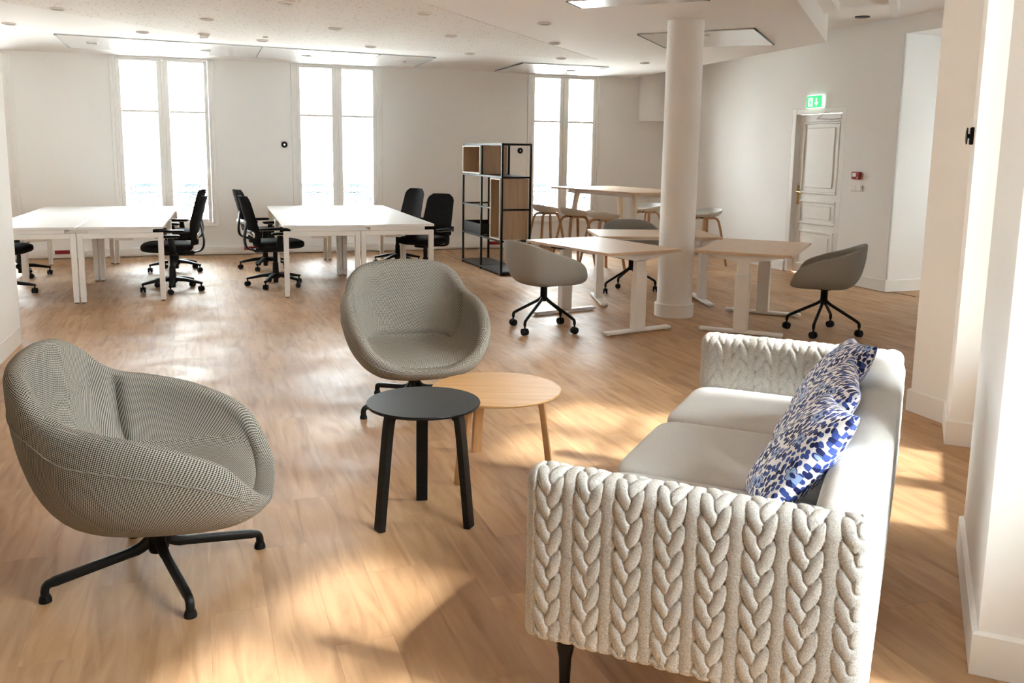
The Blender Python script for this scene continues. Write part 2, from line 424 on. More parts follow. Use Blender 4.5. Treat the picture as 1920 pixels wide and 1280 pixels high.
# ------------------------------------------------------------------ floor
bm = B()
prism(bm, ROOM, -0.12, -0.006)
floor = struct('floor', 'honey-coloured wood plank floor with scuffed sheen', 'floor', obj('floor', bm, 'floor', smooth=0))
ca, sa = math.cos(PLANK_ANG), math.sin(PLANK_ANG)
def in_room(x, y):
    e = Vector((x, y, 0)) - G
    if e.dot(EN) > 0.0: return False
    if y < -2.5 or (Vector((x, y, 0)) - CORNER).dot(dirv(WA)) > 0.0 and y > 9.9: return False
    return x > -8.6 and x < 7.0
cells = []
for row in range(-70, 70):
    for cm in range(-14, 30):
        v = (row + 0.5) * PLANK_W; u = (cm + 0.5) * PLANK_L - row * PLANK_STEP
        x, y = u * ca - v * sa, u * sa + v * ca
        if not in_room(x, y): continue
        d = Vector((x, y, -CAM_H)); zf = d.dot(FW)
        px = PX + F_PX * d.dot(RT) / zf if zf > 0.3 else -9999; py = PY - F_PX * d.dot(UP) / zf if zf > 0.3 else -9999
        seen = -250 < px < 2170 and py < 1480
        cells.append((0 if seen else 1, math.hypot(x, y), row, cm, x, y))
cells.sort()
pb = B(); box(pb, (0, 0, -0.003), (PLANK_L - 0.0003, PLANK_W - 0.0003, 0.006), 0.0002)
first = obj('plank', pb, 'floor', floor, smooth=0)
rest = B()
for i, (s_, d_, row, cm, x, y) in enumerate(cells):
    if i < 300:
        o = first if i == 0 else first.copy()
        if i: COL.objects.link(o); o.parent = floor
        o.location = (x, y, 0); o.rotation_euler = (0, 0, PLANK_ANG)
    else:
        box(rest, (x, y, -0.003), (PLANK_L - 0.0003, PLANK_W - 0.0003, 0.006), rz=PLANK_ANG)
obj('plank_field', rest, 'floor', floor, smooth=0, kind='stuff')

# ------------------------------------------------------------------ walls
def slab(name, p, q, th, z0, z1, label, holes=(), m='wall', ext=(0, 0)):
    """vertical wall from p to q (room on the right-hand side), openings (s0, s1, za, zb)"""
    d = (q - p); L = d.length; a = math.atan2(d.y, d.x)
    M = Matrix.Translation((p.x, p.y, 0)) @ Matrix.Rotation(a, 4, 'Z')
    bm = B(); s = -ext[0]
    for (s0, s1, za, zb) in sorted(holes):
        box(bm, ((s + s0) / 2, th / 2, (z0 + z1) / 2), (s0 - s, th, z1 - z0), M=M)
        if za > z0: box(bm, ((s0 + s1) / 2, th / 2, (z0 + za) / 2), (s1 - s0, th, za - z0), M=M)
        if zb < z1: box(bm, ((s0 + s1) / 2, th / 2, (zb + z1) / 2), (s1 - s0, th, z1 - zb), M=M)
        s = s1
    box(bm, ((s + L + ext[1]) / 2, th / 2, (z0 + z1) / 2), (L + ext[1] - s, th, z1 - z0), M=M)
    bmesh.ops.remove_doubles(bm, verts=bm.verts[:], dist=1e-5)
    return struct(name, label, 'wall', obj(name, bm, m, smooth=0)), M
WINS = [(-4.69, -3.46), (-2.236, -1.013), (0.102, 1.308), (3.659, 4.818)]
WZ0, WZ1 = 0.43, 2.668
# window wall (built in its own frame: s measured from G)
p0 = wpt(-5.7, 0, 0); p1 = wpt(5.99, 0, 0)
slab('wall_back', p0, p1, 0.36, 0, ZU + 0.05, 'off-white wall pierced by tall French windows',
     [(a + 5.7, b + 5.7, WZ0, WZ1) for a, b in WINS], ext=(0, 0.3))
wl0 = Vector((-4.3, -2.6, 0))
slab('wall_left', wl0, p0, 0.25, 0, ZU + 0.05, 'plain off-white side wall beyond the desks')
# door wall
DT0, DT1, DH = 0.846, 1.857, 2.075         # door opening measured from GD
Ld = (CORNER - GD).length
slab('wall_right', CORNER, GD, 0.30, 0, ZU + 0.05, 'off-white wall with panelled door and exit sign',
     [(Ld - DT1, Ld - DT0, 0, DH)])
# passage beside the door wall
REV = GD + E1 * 0.30
slab('wall_passage', GD, GD + E1 * 2.6, 0.15, 0, 2.81, 'bright white return wall of the passage beside the door')
bm = B()
for (p, z0, z1) in ((GD, 2.81, ZU + 0.05),):
    prism(bm, [tuple((GD)[:2]), tuple((GD + E1 * 2.6)[:2]), tuple((GD + E1 * 2.6 + dirv(DW) * 3.2)[:2]), tuple((GD + dirv(DW) * 3.2)[:2])], z0, z1)
struct('trim_1', 'lowered white lintel over the passage', 'lintel', obj('trim_1', bm, 'wall', smooth=0))
# piers along the right-hand window wall
PA = Vector((1.389, 2.458, 0)); PA2 = PA + R1 * 0.92
PB = Vector((2.33, 4.596, 0)); PB2 = PB + R1 * 0.40; PB3 = Vector((2.402, 5.224, 0))
PDEP = 0.47
bm = B(); prism(bm, [tuple(q[:2]) for q in (PA, PA2, PA2 + RN * (PDEP + 0.35), PA + RN * (PDEP + 0.35))], 0, ZU)
pierA = struct('pier', 'white wall pier with skirting beside the sofa', 'pier', obj('pier', bm, 'wall', smooth=0))
bm = B(); PB4 = PB3 + E1 * 1.2
prism(bm, [tuple(q[:2]) for q in (PB, PB2, PB3, PB4, PB + RN * (PDEP + 0.35))], 0, ZU)
pierB = struct('pier', 'white angled wall pier carrying the black wall controls', 'pier', obj('pier', bm, 'wall', smooth=0))
PC2 = PA - R1 * 1.42; PC = PC2 - R1 * 0.92
bm = B(); prism(bm, [tuple(q[:2]) for q in (PC, PC2, PC2 + RN * (PDEP + 0.35), PC + RN * (PDEP + 0.35))], 0, ZU)
struct('pier', 'white wall pier behind the photographer', 'pier', obj('pier', bm, 'wall', smooth=0))
# right-hand window wall behind the piers: openings in the bays
RWP = PA + RN * PDEP
rw0 = RWP - R1 * 5.2; rw1 = PB + RN * PDEP + R1 * 0.55
def rs(P): return (P - rw0).dot(R1)
BAYS = [(rs(PA2) + 0.09, rs(PB) - 0.09), (rs(PC2) + 0.09, rs(PA) - 0.09)]
slabs_holes = [(a, b, WZ0, WZ1) for a, b in BAYS]
# slab() expects the room on the right when walking p->q, thickness to the left: walk from far to near
Lr = (rw1 - rw0).length
slab('wall_piers', rw1, rw0, 0.34, 0, ZU + 0.05, 'white side wall with windows between the piers',
     [(Lr - b, Lr - a, za, zb) for a, b, za, zb in slabs_holes])
rr0, rr1 = rw0 + RN * 0.3, Vector((-4.4, -2.6, 0))
slab('wall_rear', rr0, rr1, 0.25, 0, ZU + 0.05, 'plain white wall behind the photographer')
# far right room boundary with one window
q0 = GD + E1 * 2.5 ; q1 = PB4 + E1 * 1.9
LQ = (q1 - q0).length
slab('wall_side', q0, q1, 0.25, 0, ZU + 0.05, 'white wall of the side passage with a window', [(1.4, 2.05, WZ0, 2.5)])
slab('wall_return', q1, PB4 - E1 * 0.2, 0.2, 0, ZU + 0.05, 'white return wall behind the piers')
# free-standing pier on the left
LP = Vector((-3.745, 6.70, 0)); ld = dirv(-72)
bm = B(); lp = [LP, LP + ld * 0.95, LP + ld * 0.95 + dirv(198) * 0.55, LP + dirv(198) * 0.55]
prism(bm, [tuple(q[:2]) for q in lp], 0, ZC + 0.02)
pierL = struct('pier', 'free-standing white pier near the woven lounge chair', 'pier', obj('pier', bm, 'wall', smooth=0))

def skirting(name, pts, label, h=0.135, th=0.016, m='trim', closed=False):
    """baseboard along a polyline; pieces stand proud on the room side (right of walking direction)"""
    bm = B(); n = len(pts)
    offs = []
    for i in range(n):
        d0 = (pts[i] - pts[i - 1]).normalized() if i else (pts[1] - pts[0]).normalized()
        d1 = (pts[i + 1] - pts[i]).normalized() if i < n - 1 else d0
        n0, n1 = Vector((d0.y, -d0.x, 0)), Vector((d1.y, -d1.x, 0))
        b = (n0 + n1).normalized(); offs.append(pts[i] + b * (th / max(0.3, b.dot(n0))))
    rings = [[pts[i] - (offs[i] - pts[i]) * 0.2 + Vector((0, 0, 0.001)), offs[i] + Vector((0, 0, 0.001)), offs[i] + Vector((0, 0, h - 0.008)), pts[i] + (offs[i] - pts[i]) * 0.5 + Vector((0, 0, h)), pts[i] - (offs[i] - pts[i]) * 0.2 + Vector((0, 0, h))] for i in range(n)]
    loft(bm, rings)
    return struct(name, label, 'baseboard', obj(name, bm, m, smooth=0))
dd = (GD - CORNER).normalized()
skirting('baseboard_right', [CORNER, GD - dd * DT1], 'white skirting left of the panelled door')
skirting('baseboard_corner', [GD - dd * (DT0 - 0.0), GD, GD + E1 * 2.4], 'white skirting right of the panelled door')
skirting('baseboard_pier', [PA2 + RN * PDEP, PA2, PA, PA + RN * PDEP], 'white skirting around the pier beside the sofa')
skirting('baseboard_angled', [PB4, PB3, PB2, PB, PB + RN * PDEP], 'white skirting around the angled pier')
skirting('baseboard_left', [lp[3], lp[0], lp[1], lp[2]], 'white skirting around the free-standing pier')
# cable trunking along the window wall
bm = B()
box(bm, (0.0, -0.024, 0.066), (11.3, 0.05, 0.108), 0.004, M=WMAT)
bb = struct('baseboard_back', 'white cable trunking along the foot of the window wall', 'baseboard', obj('baseboard_back', bm, 'trim', smooth=0))
bm = B(); box(bm, (0.0, -0.0505, 0.066), (11.3, 0.006, 0.075), 0.002, M=WMAT); obj('cover_strip', bm, 'trim', bb, smooth=0)

# ------------------------------------------------------------------ ceilings
CEA, CEB = at(1165, 150, ZC), at(1550, 79, ZC)
ce = Vector((CEB.x, CEB.y, 0)); cdir = (at(1494, 0, ZC) - CEB); cdir.z = 0; cdir.normalize()
far = ce + cdir * 13.4
cd2 = Vector((CEA.x - CEB.x, CEA.y - CEB.y, 0)).normalized()
cew = ce + cd2 * ((wpt(0, 0.1, 0) - ce).dot(EN) / cd2.dot(EN))     # where the ceiling edge meets the window wall
bm = B()
prism(bm, [tuple(wpt(-5.9, 0.1, 0)[:2]), tuple(cew[:2]), (ce.x, ce.y), (far.x, far.y), (-4.6, -2.9)], ZC, ZU)
ceil = struct('ceiling', 'lowered off-white plaster ceiling with flush metal panels', 'ceiling', obj('ceiling', bm, 'ceil', smooth=0))
bm = B(); prism(bm, ROOM, ZU, ZU + 0.12)
struct('ceiling_upper', 'higher off-white ceiling near the door', 'ceiling', obj('ceiling_upper', bm, 'ceil', smooth=0))
# perforated acoustic field
ac = [at(870, 30, ZC), at(1122, 112, ZC)]
a1 = Vector(ac[1][:2] + (0,)) if False else Vector((ac[1].x, ac[1].y, 0))
a0 = a1 + (Vector((ac[0].x, ac[0].y, 0)) - a1).normalized() * 8.5
a2 = a1 - E1 * 4.55; a3 = a2 + (a0 - a1)
bm = B(); prism(bm, [tuple(q[:2]) for q in (a0, a1, a2, a3)], ZC - 0.003, ZC + 0.002)
obj('acoustic_field', bm, 'acoustic', ceil, smooth=0)
def tray(corners, n, label, name='ceiling_panel'):
    c = [at(u, v, ZC) for u, v in corners]       # order: near-left, far-left, far-right, near-right
    base = sum(c, Vector()) / 4
    t = thing(name, label, 'ceiling panel', (base.x, base.y, ZC - 0.002))
    t['group'] = 'flush metal ceiling panels'
    def lerp(s, f): return (c[0] * (1 - s) + c[3] * s) * (1 - f) + (c[1] * (1 - s) + c[2] * s) * f - base
    for i in range(n):
        a, b = i / n, (i + 1) / n; e = 0.0012
        q = [lerp(a + e, 0.008), lerp(a + e, 0.992), lerp(b - e, 0.992), lerp(b - e, 0.008)]
        bm = B(); prism(bm, [tuple(k[:2]) for k in q], -0.012, -0.002); obj('panel', bm, 'tray', t, smooth=0)
    bm = B()
    for (s0, f0, s1, f1) in ((0, 0, 0, 1), (1, 0, 1, 1)):
        p, q = lerp(s0, f0), lerp(s1, f1); tube(bm, [p + Vector((0, 0, -0.008)), q + Vector((0, 0, -0.008))], 0.009, 6)
    obj('edge_strip', bm, 'iron', t, smooth=0)
    return t
tray([(102, 63), (130, 87), (778, 123), (816, 107)], 6, 'long row of shiny white ceiling panels over the white desks')
tray([(980, 117), (928.5, 132), (1081, 139), (1141, 124.6)], 2, 'shiny white ceiling panel by the window behind the shelving')
tray([(1196, 63), (1248, 88), (1451, 82), (1415, 52)], 1, 'matt ceiling panel beside the top of the round column')
tray([(1063, 0), (1090, 12.4), (1330, -2), (1300, -15)], 1, 'ceiling panel between the round column and the sofa')
LT = [(17, 44), (107, 16), (173, 80), (267, 60), (387, 36), (385, 94), (492, 75), (537, 5), (628, 53), (575, 104), (695, 87), (752, 115), (796, 25), (845, 67), (881, 100), (1020, 44), (1040, 81), (1052, 109), (1071, 132), (1209, 118), (1318, 68)]
lt0 = None
for (u, v) in LT:
    pan = {(173, 80): 'A', (385, 94): 'A', (575, 104): 'A', (752, 115): 'A', (1071, 132): 'B', (1318, 68): 'C'}.get((u, v))
    p = at(u, v, ZC - (0.0145 if pan else 0.004))
    rel = Vector((p.x, p.y, 0)) - a1; ax, ay = a0 - a1, a2 - a1; det = ax.x * ay.y - ax.y * ay.x
    fa, fb = (rel.x * ay.y - rel.y * ay.x) / det, (ax.x * rel.y - ax.y * rel.x) / det
    lab = {'A': 'small round downlight set in the long row of shiny ceiling panels', 'B': 'small round downlight in the shiny ceiling panel behind the shelving',
           'C': 'small round downlight in the matt ceiling panel beside the column'}.get(pan) or ('small round downlight in the perforated part of the ceiling' if 0 < fa < 1 and 0 < fb < 1 else 'small round downlight in the plain plaster part of the ceiling')
    if lt0 is None:
        lt0 = thing('downlight', lab, 'downlight', p, 0, 'recessed ceiling downlights')
        bm = B(); lathe(bm, [(0.052, -0.012), (0.060, -0.012), (0.064, -0.009), (0.064, 0.004), (0.052, 0.004), (0.052, -0.012)], 20, cap=False); obj('rim', bm, 'ceil', lt0)
        bm = B(); lathe(bm, [(0.0515, -0.001), (0.0515, 0.003)], 20); obj('lens', bm, 'lens', lt0)
    else: clone(lt0, p, 0, lab)
p = at(1617, 31, ZU)
t = thing('downlight', 'black recessed downlight in the higher ceiling near the door', 'downlight', p)
bm = B(); lathe(bm, [(0.04, -0.012), (0.075, -0.010), (0.08, -0.001), (0.04, 0.0)], 20); obj('rim', bm, 'black', t)
bm = B(); lathe(bm, [(0.041, -0.006), (0.041, 0.0), (0.001, 0.0), (0.001, -0.004)], 20); obj('lamp_recess', bm, 'dark', t)
p = at(382, 63, ZC)
t = thing('smoke_detector', 'white domed smoke detector on the perforated ceiling', 'smoke detector', p)
bm = B(); lathe(bm, [(0.06, 0.002), (0.06, -0.018), (0.05, -0.022), (0.001, -0.022)], 24); obj('base', bm, 'whiteplast', t)
bm = B(); lathe(bm, [(0.046, -0.02), (0.046, -0.04), (0.034, -0.055), (0.001, -0.058)], 24); obj('sensor_head', bm, 'whiteplast', t)
p = at(497, 68, ZC)
t = thing('sensor', 'tiny white presence sensor on the perforated ceiling', 'sensor', p)
bm = B(); lathe(bm, [(0.03, 0.002), (0.03, -0.02), (0.02, -0.028), (0.001, -0.03)], 16); obj('housing', bm, 'whiteplast', t)
# linear beam and duct edge under the upper ceiling
pb_ = at(1679, 33, ZU - 0.13); 
bm = B(); box(bm, (-2.0, 0, ZU - 0.065), (4.0, 0.07, 0.13), 0.003, M=Matrix.Translation((pb_.x, pb_.y, 0)) @ Matrix.Rotation(R(RW), 4, 'Z'))
struct('trim_2', 'narrow white beam under the higher ceiling', 'beam', obj('trim_2', bm, 'trim', smooth=0))
pd_ = at(1573, 24, ZU - 0.10)
bm = B(); box(bm, (-2.0, 0.1, ZU - 0.05), (4.0, 0.2, 0.10), 0.003, M=Matrix.Translation((pd_.x, pd_.y, 0)) @ Matrix.Rotation(R(RW), 4, 'Z'))
struct('trim_3', 'shallow boxed-in duct beside the ceiling drop', 'duct', obj('trim_3', bm, 'ceil', smooth=0))
# rounded downpipe casing in the corner, ends above the high table
sp0 = CORNER + dd * 0.10 - dirv(WA) * 0.22
bm = B(); prism(bm, [(sp0.x + 0.26 * math.cos(a), sp0.y + 0.26 * math.sin(a)) for a in [2 * PI * k / 28 for k in range(28)]], 2.0, ZU)
struct('trim_4', 'white rounded casing hanging in the corner behind the column', 'casing', obj('trim_4', bm, 'wall'))

# ------------------------------------------------------------------ round column
CC = Vector((1.525, 8.31, 0))
ct = struct('column', None, 'column', None, CC); ct['label'] = 'round white column between the meeting desks'
bm = B(); lathe(bm, [(0.163, 0.10), (0.163, ZC + 0.01)], 48); obj('shaft', bm, 'wall', ct)
bm = B(); lathe(bm, [(0.182, 0.0), (0.182, 0.118), (0.174, 0.126), (0.16, 0.126), (0.16, 0.0)], 48); obj('base_ring', bm, 'trim', ct)

# ------------------------------------------------------------------ windows
def casement_window(name, label, M, W, z0=WZ0, z1=WZ1, reveal=0.36):
    """French window in a frame: x along the wall from 0..W, y outwards"""
    t = struct(name, label, 'window', None)
    t.matrix_world = M
    fr = 0.034; y = 0.05
    bm = B()
    for x in (fr / 2, W - fr / 2): box(bm, (x, y, (z0 + z1) / 2), (fr, 0.09, z1 - z0), 0.004)
    box(bm, (W / 2, y, z1 - 0.012), (W - 2 * fr, 0.09, 0.024), 0.003)
    box(bm, (W / 2, y, z0 + 0.016), (W - 2 * fr, 0.09, 0.032), 0.003)
    obj('frame', bm, 'window', t, smooth=0)
    bm = B(); box(bm, (W / 2, -0.006, z0 - 0.018), (W + 0.06, 0.05, 0.03), 0.004); obj('sill', bm, 'window', t, smooth=0)
    bm = B()
    for x in (-0.022, W + 0.022): box(bm, (x, -0.008, (z0 + z1) / 2), (0.044, 0.02, z1 - z0), 0.004)
    obj('casing', bm, 'trim', t, smooth=0)
    zt = 1.96; st = 0.050; mid = 0.072
    for k in (0, 1):
        xa, xb = (fr + 0.002, W / 2 - 0.001) if k == 0 else (W / 2 + 0.001, W - fr - 0.002)
        la, lb = (st, mid) if k == 0 else (mid, st)
        za, zb = z0 + 0.033, z1 - 0.025
        bm = B()
        box(bm, (xa + la / 2, y - 0.005, (za + zb) / 2), (la, 0.055, zb - za), 0.005)
        box(bm, (xb - lb / 2, y - 0.005, (za + zb) / 2), (lb, 0.055, zb - za), 0.005)
        box(bm, ((xa + la + xb - lb) / 2, y - 0.005, za + 0.018), (xb - lb - xa - la, 0.05, 0.036), 0.004)
        box(bm, ((xa + la + xb - lb) / 2, y - 0.005, zb - 0.012), (xb - lb - xa - la, 0.05, 0.024), 0.004)
        cs = obj('casement', bm, 'window', t, smooth=0)
        bm = B(); box(bm, ((xa + la + xb - lb) / 2, y - 0.005, zt), (xb - lb - xa - la, 0.035, 0.030), 0.004); obj('glazing_bar', bm, 'window', cs, smooth=0)
        for (ga, gb) in ((za + 0.036, zt - 0.015), (zt + 0.015, zb - 0.024)):
            bm = B(); box(bm, ((xa + la + xb - lb) / 2, y, (ga + gb) / 2), (xb - lb - xa - la, 0.004, gb - ga)); obj('pane', bm, 'glass', cs, smooth=0)
        for zz in (0.75, 1.4, 2.3):
            x = 0.006 if k == 0 else W - 0.006
            bm = B(); tube(bm, [(x, y - 0.056, zz - 0.05), (x, y - 0.056, zz + 0.05)], 0.008, 8); obj('hinge', bm, 'trim', t)
    bm = B(); box(bm, (W / 2, y - 0.04, (z0 + z1) / 2), (0.040, 0.02, z1 - z0 - 0.08), 0.006); obj('cover_moulding', bm, 'window', t, smooth=0)
    bm = B(); tube(bm, [(W / 2, y - 0.05, 1.16), (W / 2, y - 0.07, 1.16), (W / 2 + 0.004, y - 0.078, 1.20), (W / 2 + 0.004, y - 0.078, 1.27)], 0.009, 8); obj('handle', bm, 'window', t)
    return t
wl = ['tall French window next to the far side wall', 'tall French window behind the white desks by the free-standing pier',
      'tall French window between the two round wall controls', 'tall French window behind the wooden high table']
def scroll(c, r0, r1, a0, turns, n=26):
    return [(c[0] + (r0 + (r1 - r0) * k / n) * math.cos(a0 + turns * 2 * PI * k / n), 0.0, c[1] + (r0 + (r1 - r0) * k / n) * math.sin(a0 + turns * 2 * PI * k / n)) for k in range(n + 1)]
def railing(M, W, label):
    t = thing('balcony_railing', label, 'railing', group='wrought iron window railings'); t.matrix_world = M
    y = 0.30; h = Matrix.Translation((0, y, 0))
    bm = B(); box(bm, (W / 2, y, 0.965), (W, 0.05, 0.045), 0.006); obj('handrail', bm, 'iron', t, smooth=0)
    for z in (0.855, 0.50):
        bm = B(); box(bm, (W / 2, y, z), (W, 0.022, 0.024)); obj('bar', bm, 'iron', t, smooth=0)
    for x in (0.12, W / 2, W - 0.12):
        bm = B(); box(bm, (x, y, 0.73), (0.024, 0.020, 0.46)); obj('upright', bm, 'iron', t, smooth=0)
    for sg, x0 in ((1, 0.12), (-1, W - 0.12)):
        for (cx, cz, r0, r1, a0, tn) in ((0.13, 0.76, 0.012, 0.085, 0.0, 1.6), (0.30, 0.62, 0.012, 0.10, PI, 1.5), (0.11, 0.57, 0.010, 0.055, 0.5, 1.4),
                                         (0.36, 0.80, 0.008, 0.045, 0.9, 1.3), (-0.055, 0.78, 0.008, 0.04, PI, 1.3), (-0.055, 0.60, 0.008, 0.04, PI, 1.2)):
            pts = [(x0 + sg * p[0], p[1], p[2]) for p in scroll((cx, cz), r0, r1, a0, tn)]
            bm = B(); tube(bm, pts, 0.0125, 6, M=h); obj('scroll', bm, 'iron', t)
        pts = smoothpath([(x0 + sg * 0.02, 0, 0.52), (x0 + sg * 0.16, 0, 0.66), (x0 + sg * 0.30, 0, 0.72), (x0 + sg * 0.44, 0, 0.83)], 6)
        bm = B(); tube(bm, pts, 0.013, 6, M=h); obj('scroll', bm, 'iron', t)
        for k in range(5):
            x = x0 + sg * (0.05 + 0.09 * k)
            bm = B(); tube(bm, scroll((x, 0.905), 0.03, 0.03, 0, 1.0, 14), 0.009, 5, M=h); obj('ring', bm, 'iron', t)
    return t
rl = [None, 'iron scroll railing outside the window by the free-standing pier', 'iron scroll railing outside the window between the round controls', 'iron scroll railing outside the window behind the high table']
for i, (a, b) in enumerate(WINS):
    M = WMAT @ Matrix.Translation((a, 0, 0))
    casement_window('window_%d' % (i + 1), wl[i], M, b - a)
    if i: railing(M @ Matrix.Translation((0.02, 0, 0)), b - a - 0.04, rl[i])
    portal('window_back_portal' if i else 'window_back_left_offscreen', M @ Matrix.Translation(((b - a) / 2, 0.40, (WZ0 + WZ1) / 2)) @ Matrix.Rotation(-PI / 2, 4, 'X'), b - a, WZ1 - WZ0)
wl2 = ['French window in the bay behind the sofa', 'French window in the bay between sofa and photographer']
for i, (a, b) in enumerate(BAYS):
    o = rw0 + R1 * b
    M = Matrix.Translation(o) @ Matrix.Rotation(R(RW + 180), 4, 'Z')
    casement_window('window_%d' % (i + 5), wl2[i], M, b - a)
    portal(('window_bay_sofa_offscreen', 'window_bay_photographer_offscreen')[i], M @ Matrix.Translation(((b - a) / 2, 0.40, (WZ0 + WZ1) / 2)) @ Matrix.Rotation(-PI / 2, 4, 'X'), b - a, WZ1 - WZ0)
dq = (q1 - q0).normalized(); Mq = Matrix.Translation(q0 + dq * 1.4) @ Matrix.Rotation(math.atan2(dq.y, dq.x), 4, 'Z')
casement_window('window_7', 'French window at the end of the side passage', Mq, 0.65, WZ0, 2.5)
portal('window_passage_offscreen', Mq @ Matrix.Translation((0.325, 0.3, 1.465)) @ Matrix.Rotation(-PI / 2, 4, 'X'), 0.65, 2.07)

# building across the street, and an unseen one added to dim sky light
def facade(label, loc, rz, top, n):
    bt = thing('facade_building', label, 'building', loc, rz)
    L = 3.4 * n; H = top + 7.0
    bm = B(); box(bm, (0, 3, top - H / 2), (L, 6, H)); obj('wall', bm, 'stone', bt, smooth=0)
    for fl in range(-2, int(top / 3.4)):
        bm = B(); box(bm, (0, -0.15, -0.6 + fl * 3.4), (L, 0.5, 0.22), 0.05); obj('cornice', bm, 'stone', bt, smooth=0)
        for k in range(n):
            x = -L / 2 + 1.7 + k * 3.4; z = 1.4 + fl * 3.4
            bm = B(); box(bm, (x, -0.03, z), (1.5, 0.12, 2.5), 0.02); wf = obj('window_surround', bm, 'stone', bt, smooth=0)
            bm = B(); box(bm, (x, -0.08, z), (1.1, 0.05, 2.1)); obj('pane', bm, 'farglass', wf, smooth=0)
facade('pale stone apartment building seen through the windows behind the desks', wpt(0, 15, 0), R(WA), 4.6, 11)
fr_ = RWP + RN * 13.0
facade('unseen pale facade block added to screen sky light from the windows behind the sofa', (fr_.x, fr_.y, 0), R(RW - 180), 9.0, 10)  # added out of view to cut the sky light entering between the piers

# ------------------------------------------------------------------ door and wall devices
MD = Matrix.Translation(GD) @ Matrix.Rotation(R(DW + 180), 4, 'Z')   # x from the near end towards the far corner, y = into the room (left of it)
dmy = (MD.to_3x3() @ Vector((0, 1, 0)))
ins = 1 if dmy.dot(Vector((0, 0, 0)) - GD) > 0 else -1               # +1 when local +y points into the room
def yy(v): return ins * v                                            # v > 0: into the room
dt = struct('door_1', 'white panelled door with brass handle under the exit sign', 'door', None); dt.matrix_world = MD
W0, W1 = DT0, DT1; fw = 0.075; rec = -0.07
bm = B()
for x in (W0 + fw / 2, W1 - fw / 2): box(bm, (x, yy(-0.10), DH / 2), (fw, 0.2, DH), 0.004)
box(bm, ((W0 + W1) / 2, yy(-0.10), DH - 0.032), (W1 - W0 - 2 * fw, 0.2, 0.064), 0.004)
obj('frame', bm, 'door', dt, smooth=0)
la, lb = W0 + fw + 0.003, W1 - fw - 0.003; lz0, lz1 = 0.008, DH - 0.068; lw = lb - la
bm = B(); box(bm, ((la + lb) / 2, yy(rec - 0.02), (lz0 + lz1) / 2), (lw, 0.04, lz1 - lz0)); leaf = obj('leaf', bm, 'door', dt, smooth=0)
for (za, zb) in ((0.12, 0.55), (0.66, 0.93), (1.04, 1.90)):
    xa, xb = la + 0.10, lb - 0.10
    bm = B()
    for (c_, s_) in ((((xa + xb) / 2, za), (xb - xa + 0.03, 0.03)), (((xa + xb) / 2, zb), (xb - xa + 0.03, 0.03)), ((xa, (za + zb) / 2), (0.03, zb - za - 0.03)), ((xb, (za + zb) / 2), (0.03, zb - za - 0.03))):
        box(bm, (c_[0], yy(rec + 0.007), c_[1]), (s_[0], 0.022, s_[1]), 0.006)
    obj('moulding', bm, 'door', leaf, smooth=0)
    bm = B(); box(bm, ((xa + xb) / 2, yy(rec + 0.004), (za + zb) / 2), (xb - xa - 0.14, 0.016, zb - za - 0.12 if zb - za > 0.3 else zb - za - 0.10), 0.007); obj('raised_panel', bm, 'door', leaf, smooth=0)
hx = lb - 0.045
bm = B(); box(bm, (hx, yy(rec + 0.006), 1.0), (0.042, 0.012, 0.24), 0.004); hp = obj('handle_plate', bm, 'brass', leaf)
bm = B(); tube(bm, [(hx, yy(rec + 0.01), 1.04), (hx, yy(rec + 0.05), 1.04), (hx - 0.02, yy(rec + 0.058), 1.04), (hx - 0.12, yy(rec + 0.058), 1.035)], 0.009, 8); obj('lever', bm, 'brass', leaf)
bm = B(); box(bm, (la + 0.16, yy(rec + 0.03), lz1 - 0.04), (0.26, 0.05, 0.06), 0.005); obj('door_closer', bm, 'door', dt, smooth=0)
bm = B(); tube(bm, [(la + 0.2, yy(rec + 0.06), lz1 - 0.075), (la + 0.45, yy(rec + 0.07), lz1 - 0.06)], 0.008, 6); tube(bm, [(la + 0.45, yy(rec + 0.07), lz1 - 0.06), (la + 0.30, yy(rec + 0.07), lz1 + 0.02)], 0.007, 6); obj('closer_arm', bm, 'chrome', dt)
# exit sign
ex = thing('exit_sign', 'lit green emergency exit sign above the panelled door', 'sign'); ex.matrix_world = MD @ Matrix.Translation((1.395, yy(0.02), 2.155))
bm = B(); box(bm, (0, yy(0.0), 0.0), (0.30, 0.04, 0.155), 0.006); obj('housing', bm, 'exitwhite', ex, smooth=0)
bm = B(); box(bm, (0, yy(0.022), -0.002), (0.288, 0.004, 0.143)); fc = obj('sign_face', bm, 'green', ex, smooth=0)
def flat(bm, poly, y0, y1):
    loft(bm, [[Vector((p[0], y0, p[1])) for p in poly], [Vector((p[0], y1, p[1])) for p in poly]])
bm = B(); fy = (yy(0.0245), yy(0.0265))
flat(bm, [(-0.055, 0.04), (-0.035, 0.04), (-0.035, -0.01), (-0.012, -0.01), (-0.045, -0.058), (-0.078, -0.01), (-0.055, -0.01)], *fy); obj('arrow', bm, 'exitwhite', ex, smooth=0)
bm = B(); flat(bm, [(0.025, 0.045), (0.105, 0.045), (0.105, -0.06), (0.025, -0.06)], *fy); obj('pictogram_door', bm, 'exitwhite', ex, smooth=0)
bm = B(); fy = (yy(0.0267), yy(0.0285))
flat(bm, [(0.060, 0.012), (0.080, 0.016), (0.088, -0.004), (0.074, -0.018), (0.082, -0.035), (0.076, -0.055), (0.066, -0.052), (0.068, -0.036), (0.058, -0.018), (0.046, -0.034), (0.036, -0.034), (0.054, -0.006)], *fy)
flat(bm, [(0.072 + 0.011 * math.cos(a), 0.030 + 0.011 * math.sin(a)) for a in [2 * PI * k / 10 for k in range(10)]], *fy); obj('pictogram_figure', bm, 'green', ex, smooth=0)
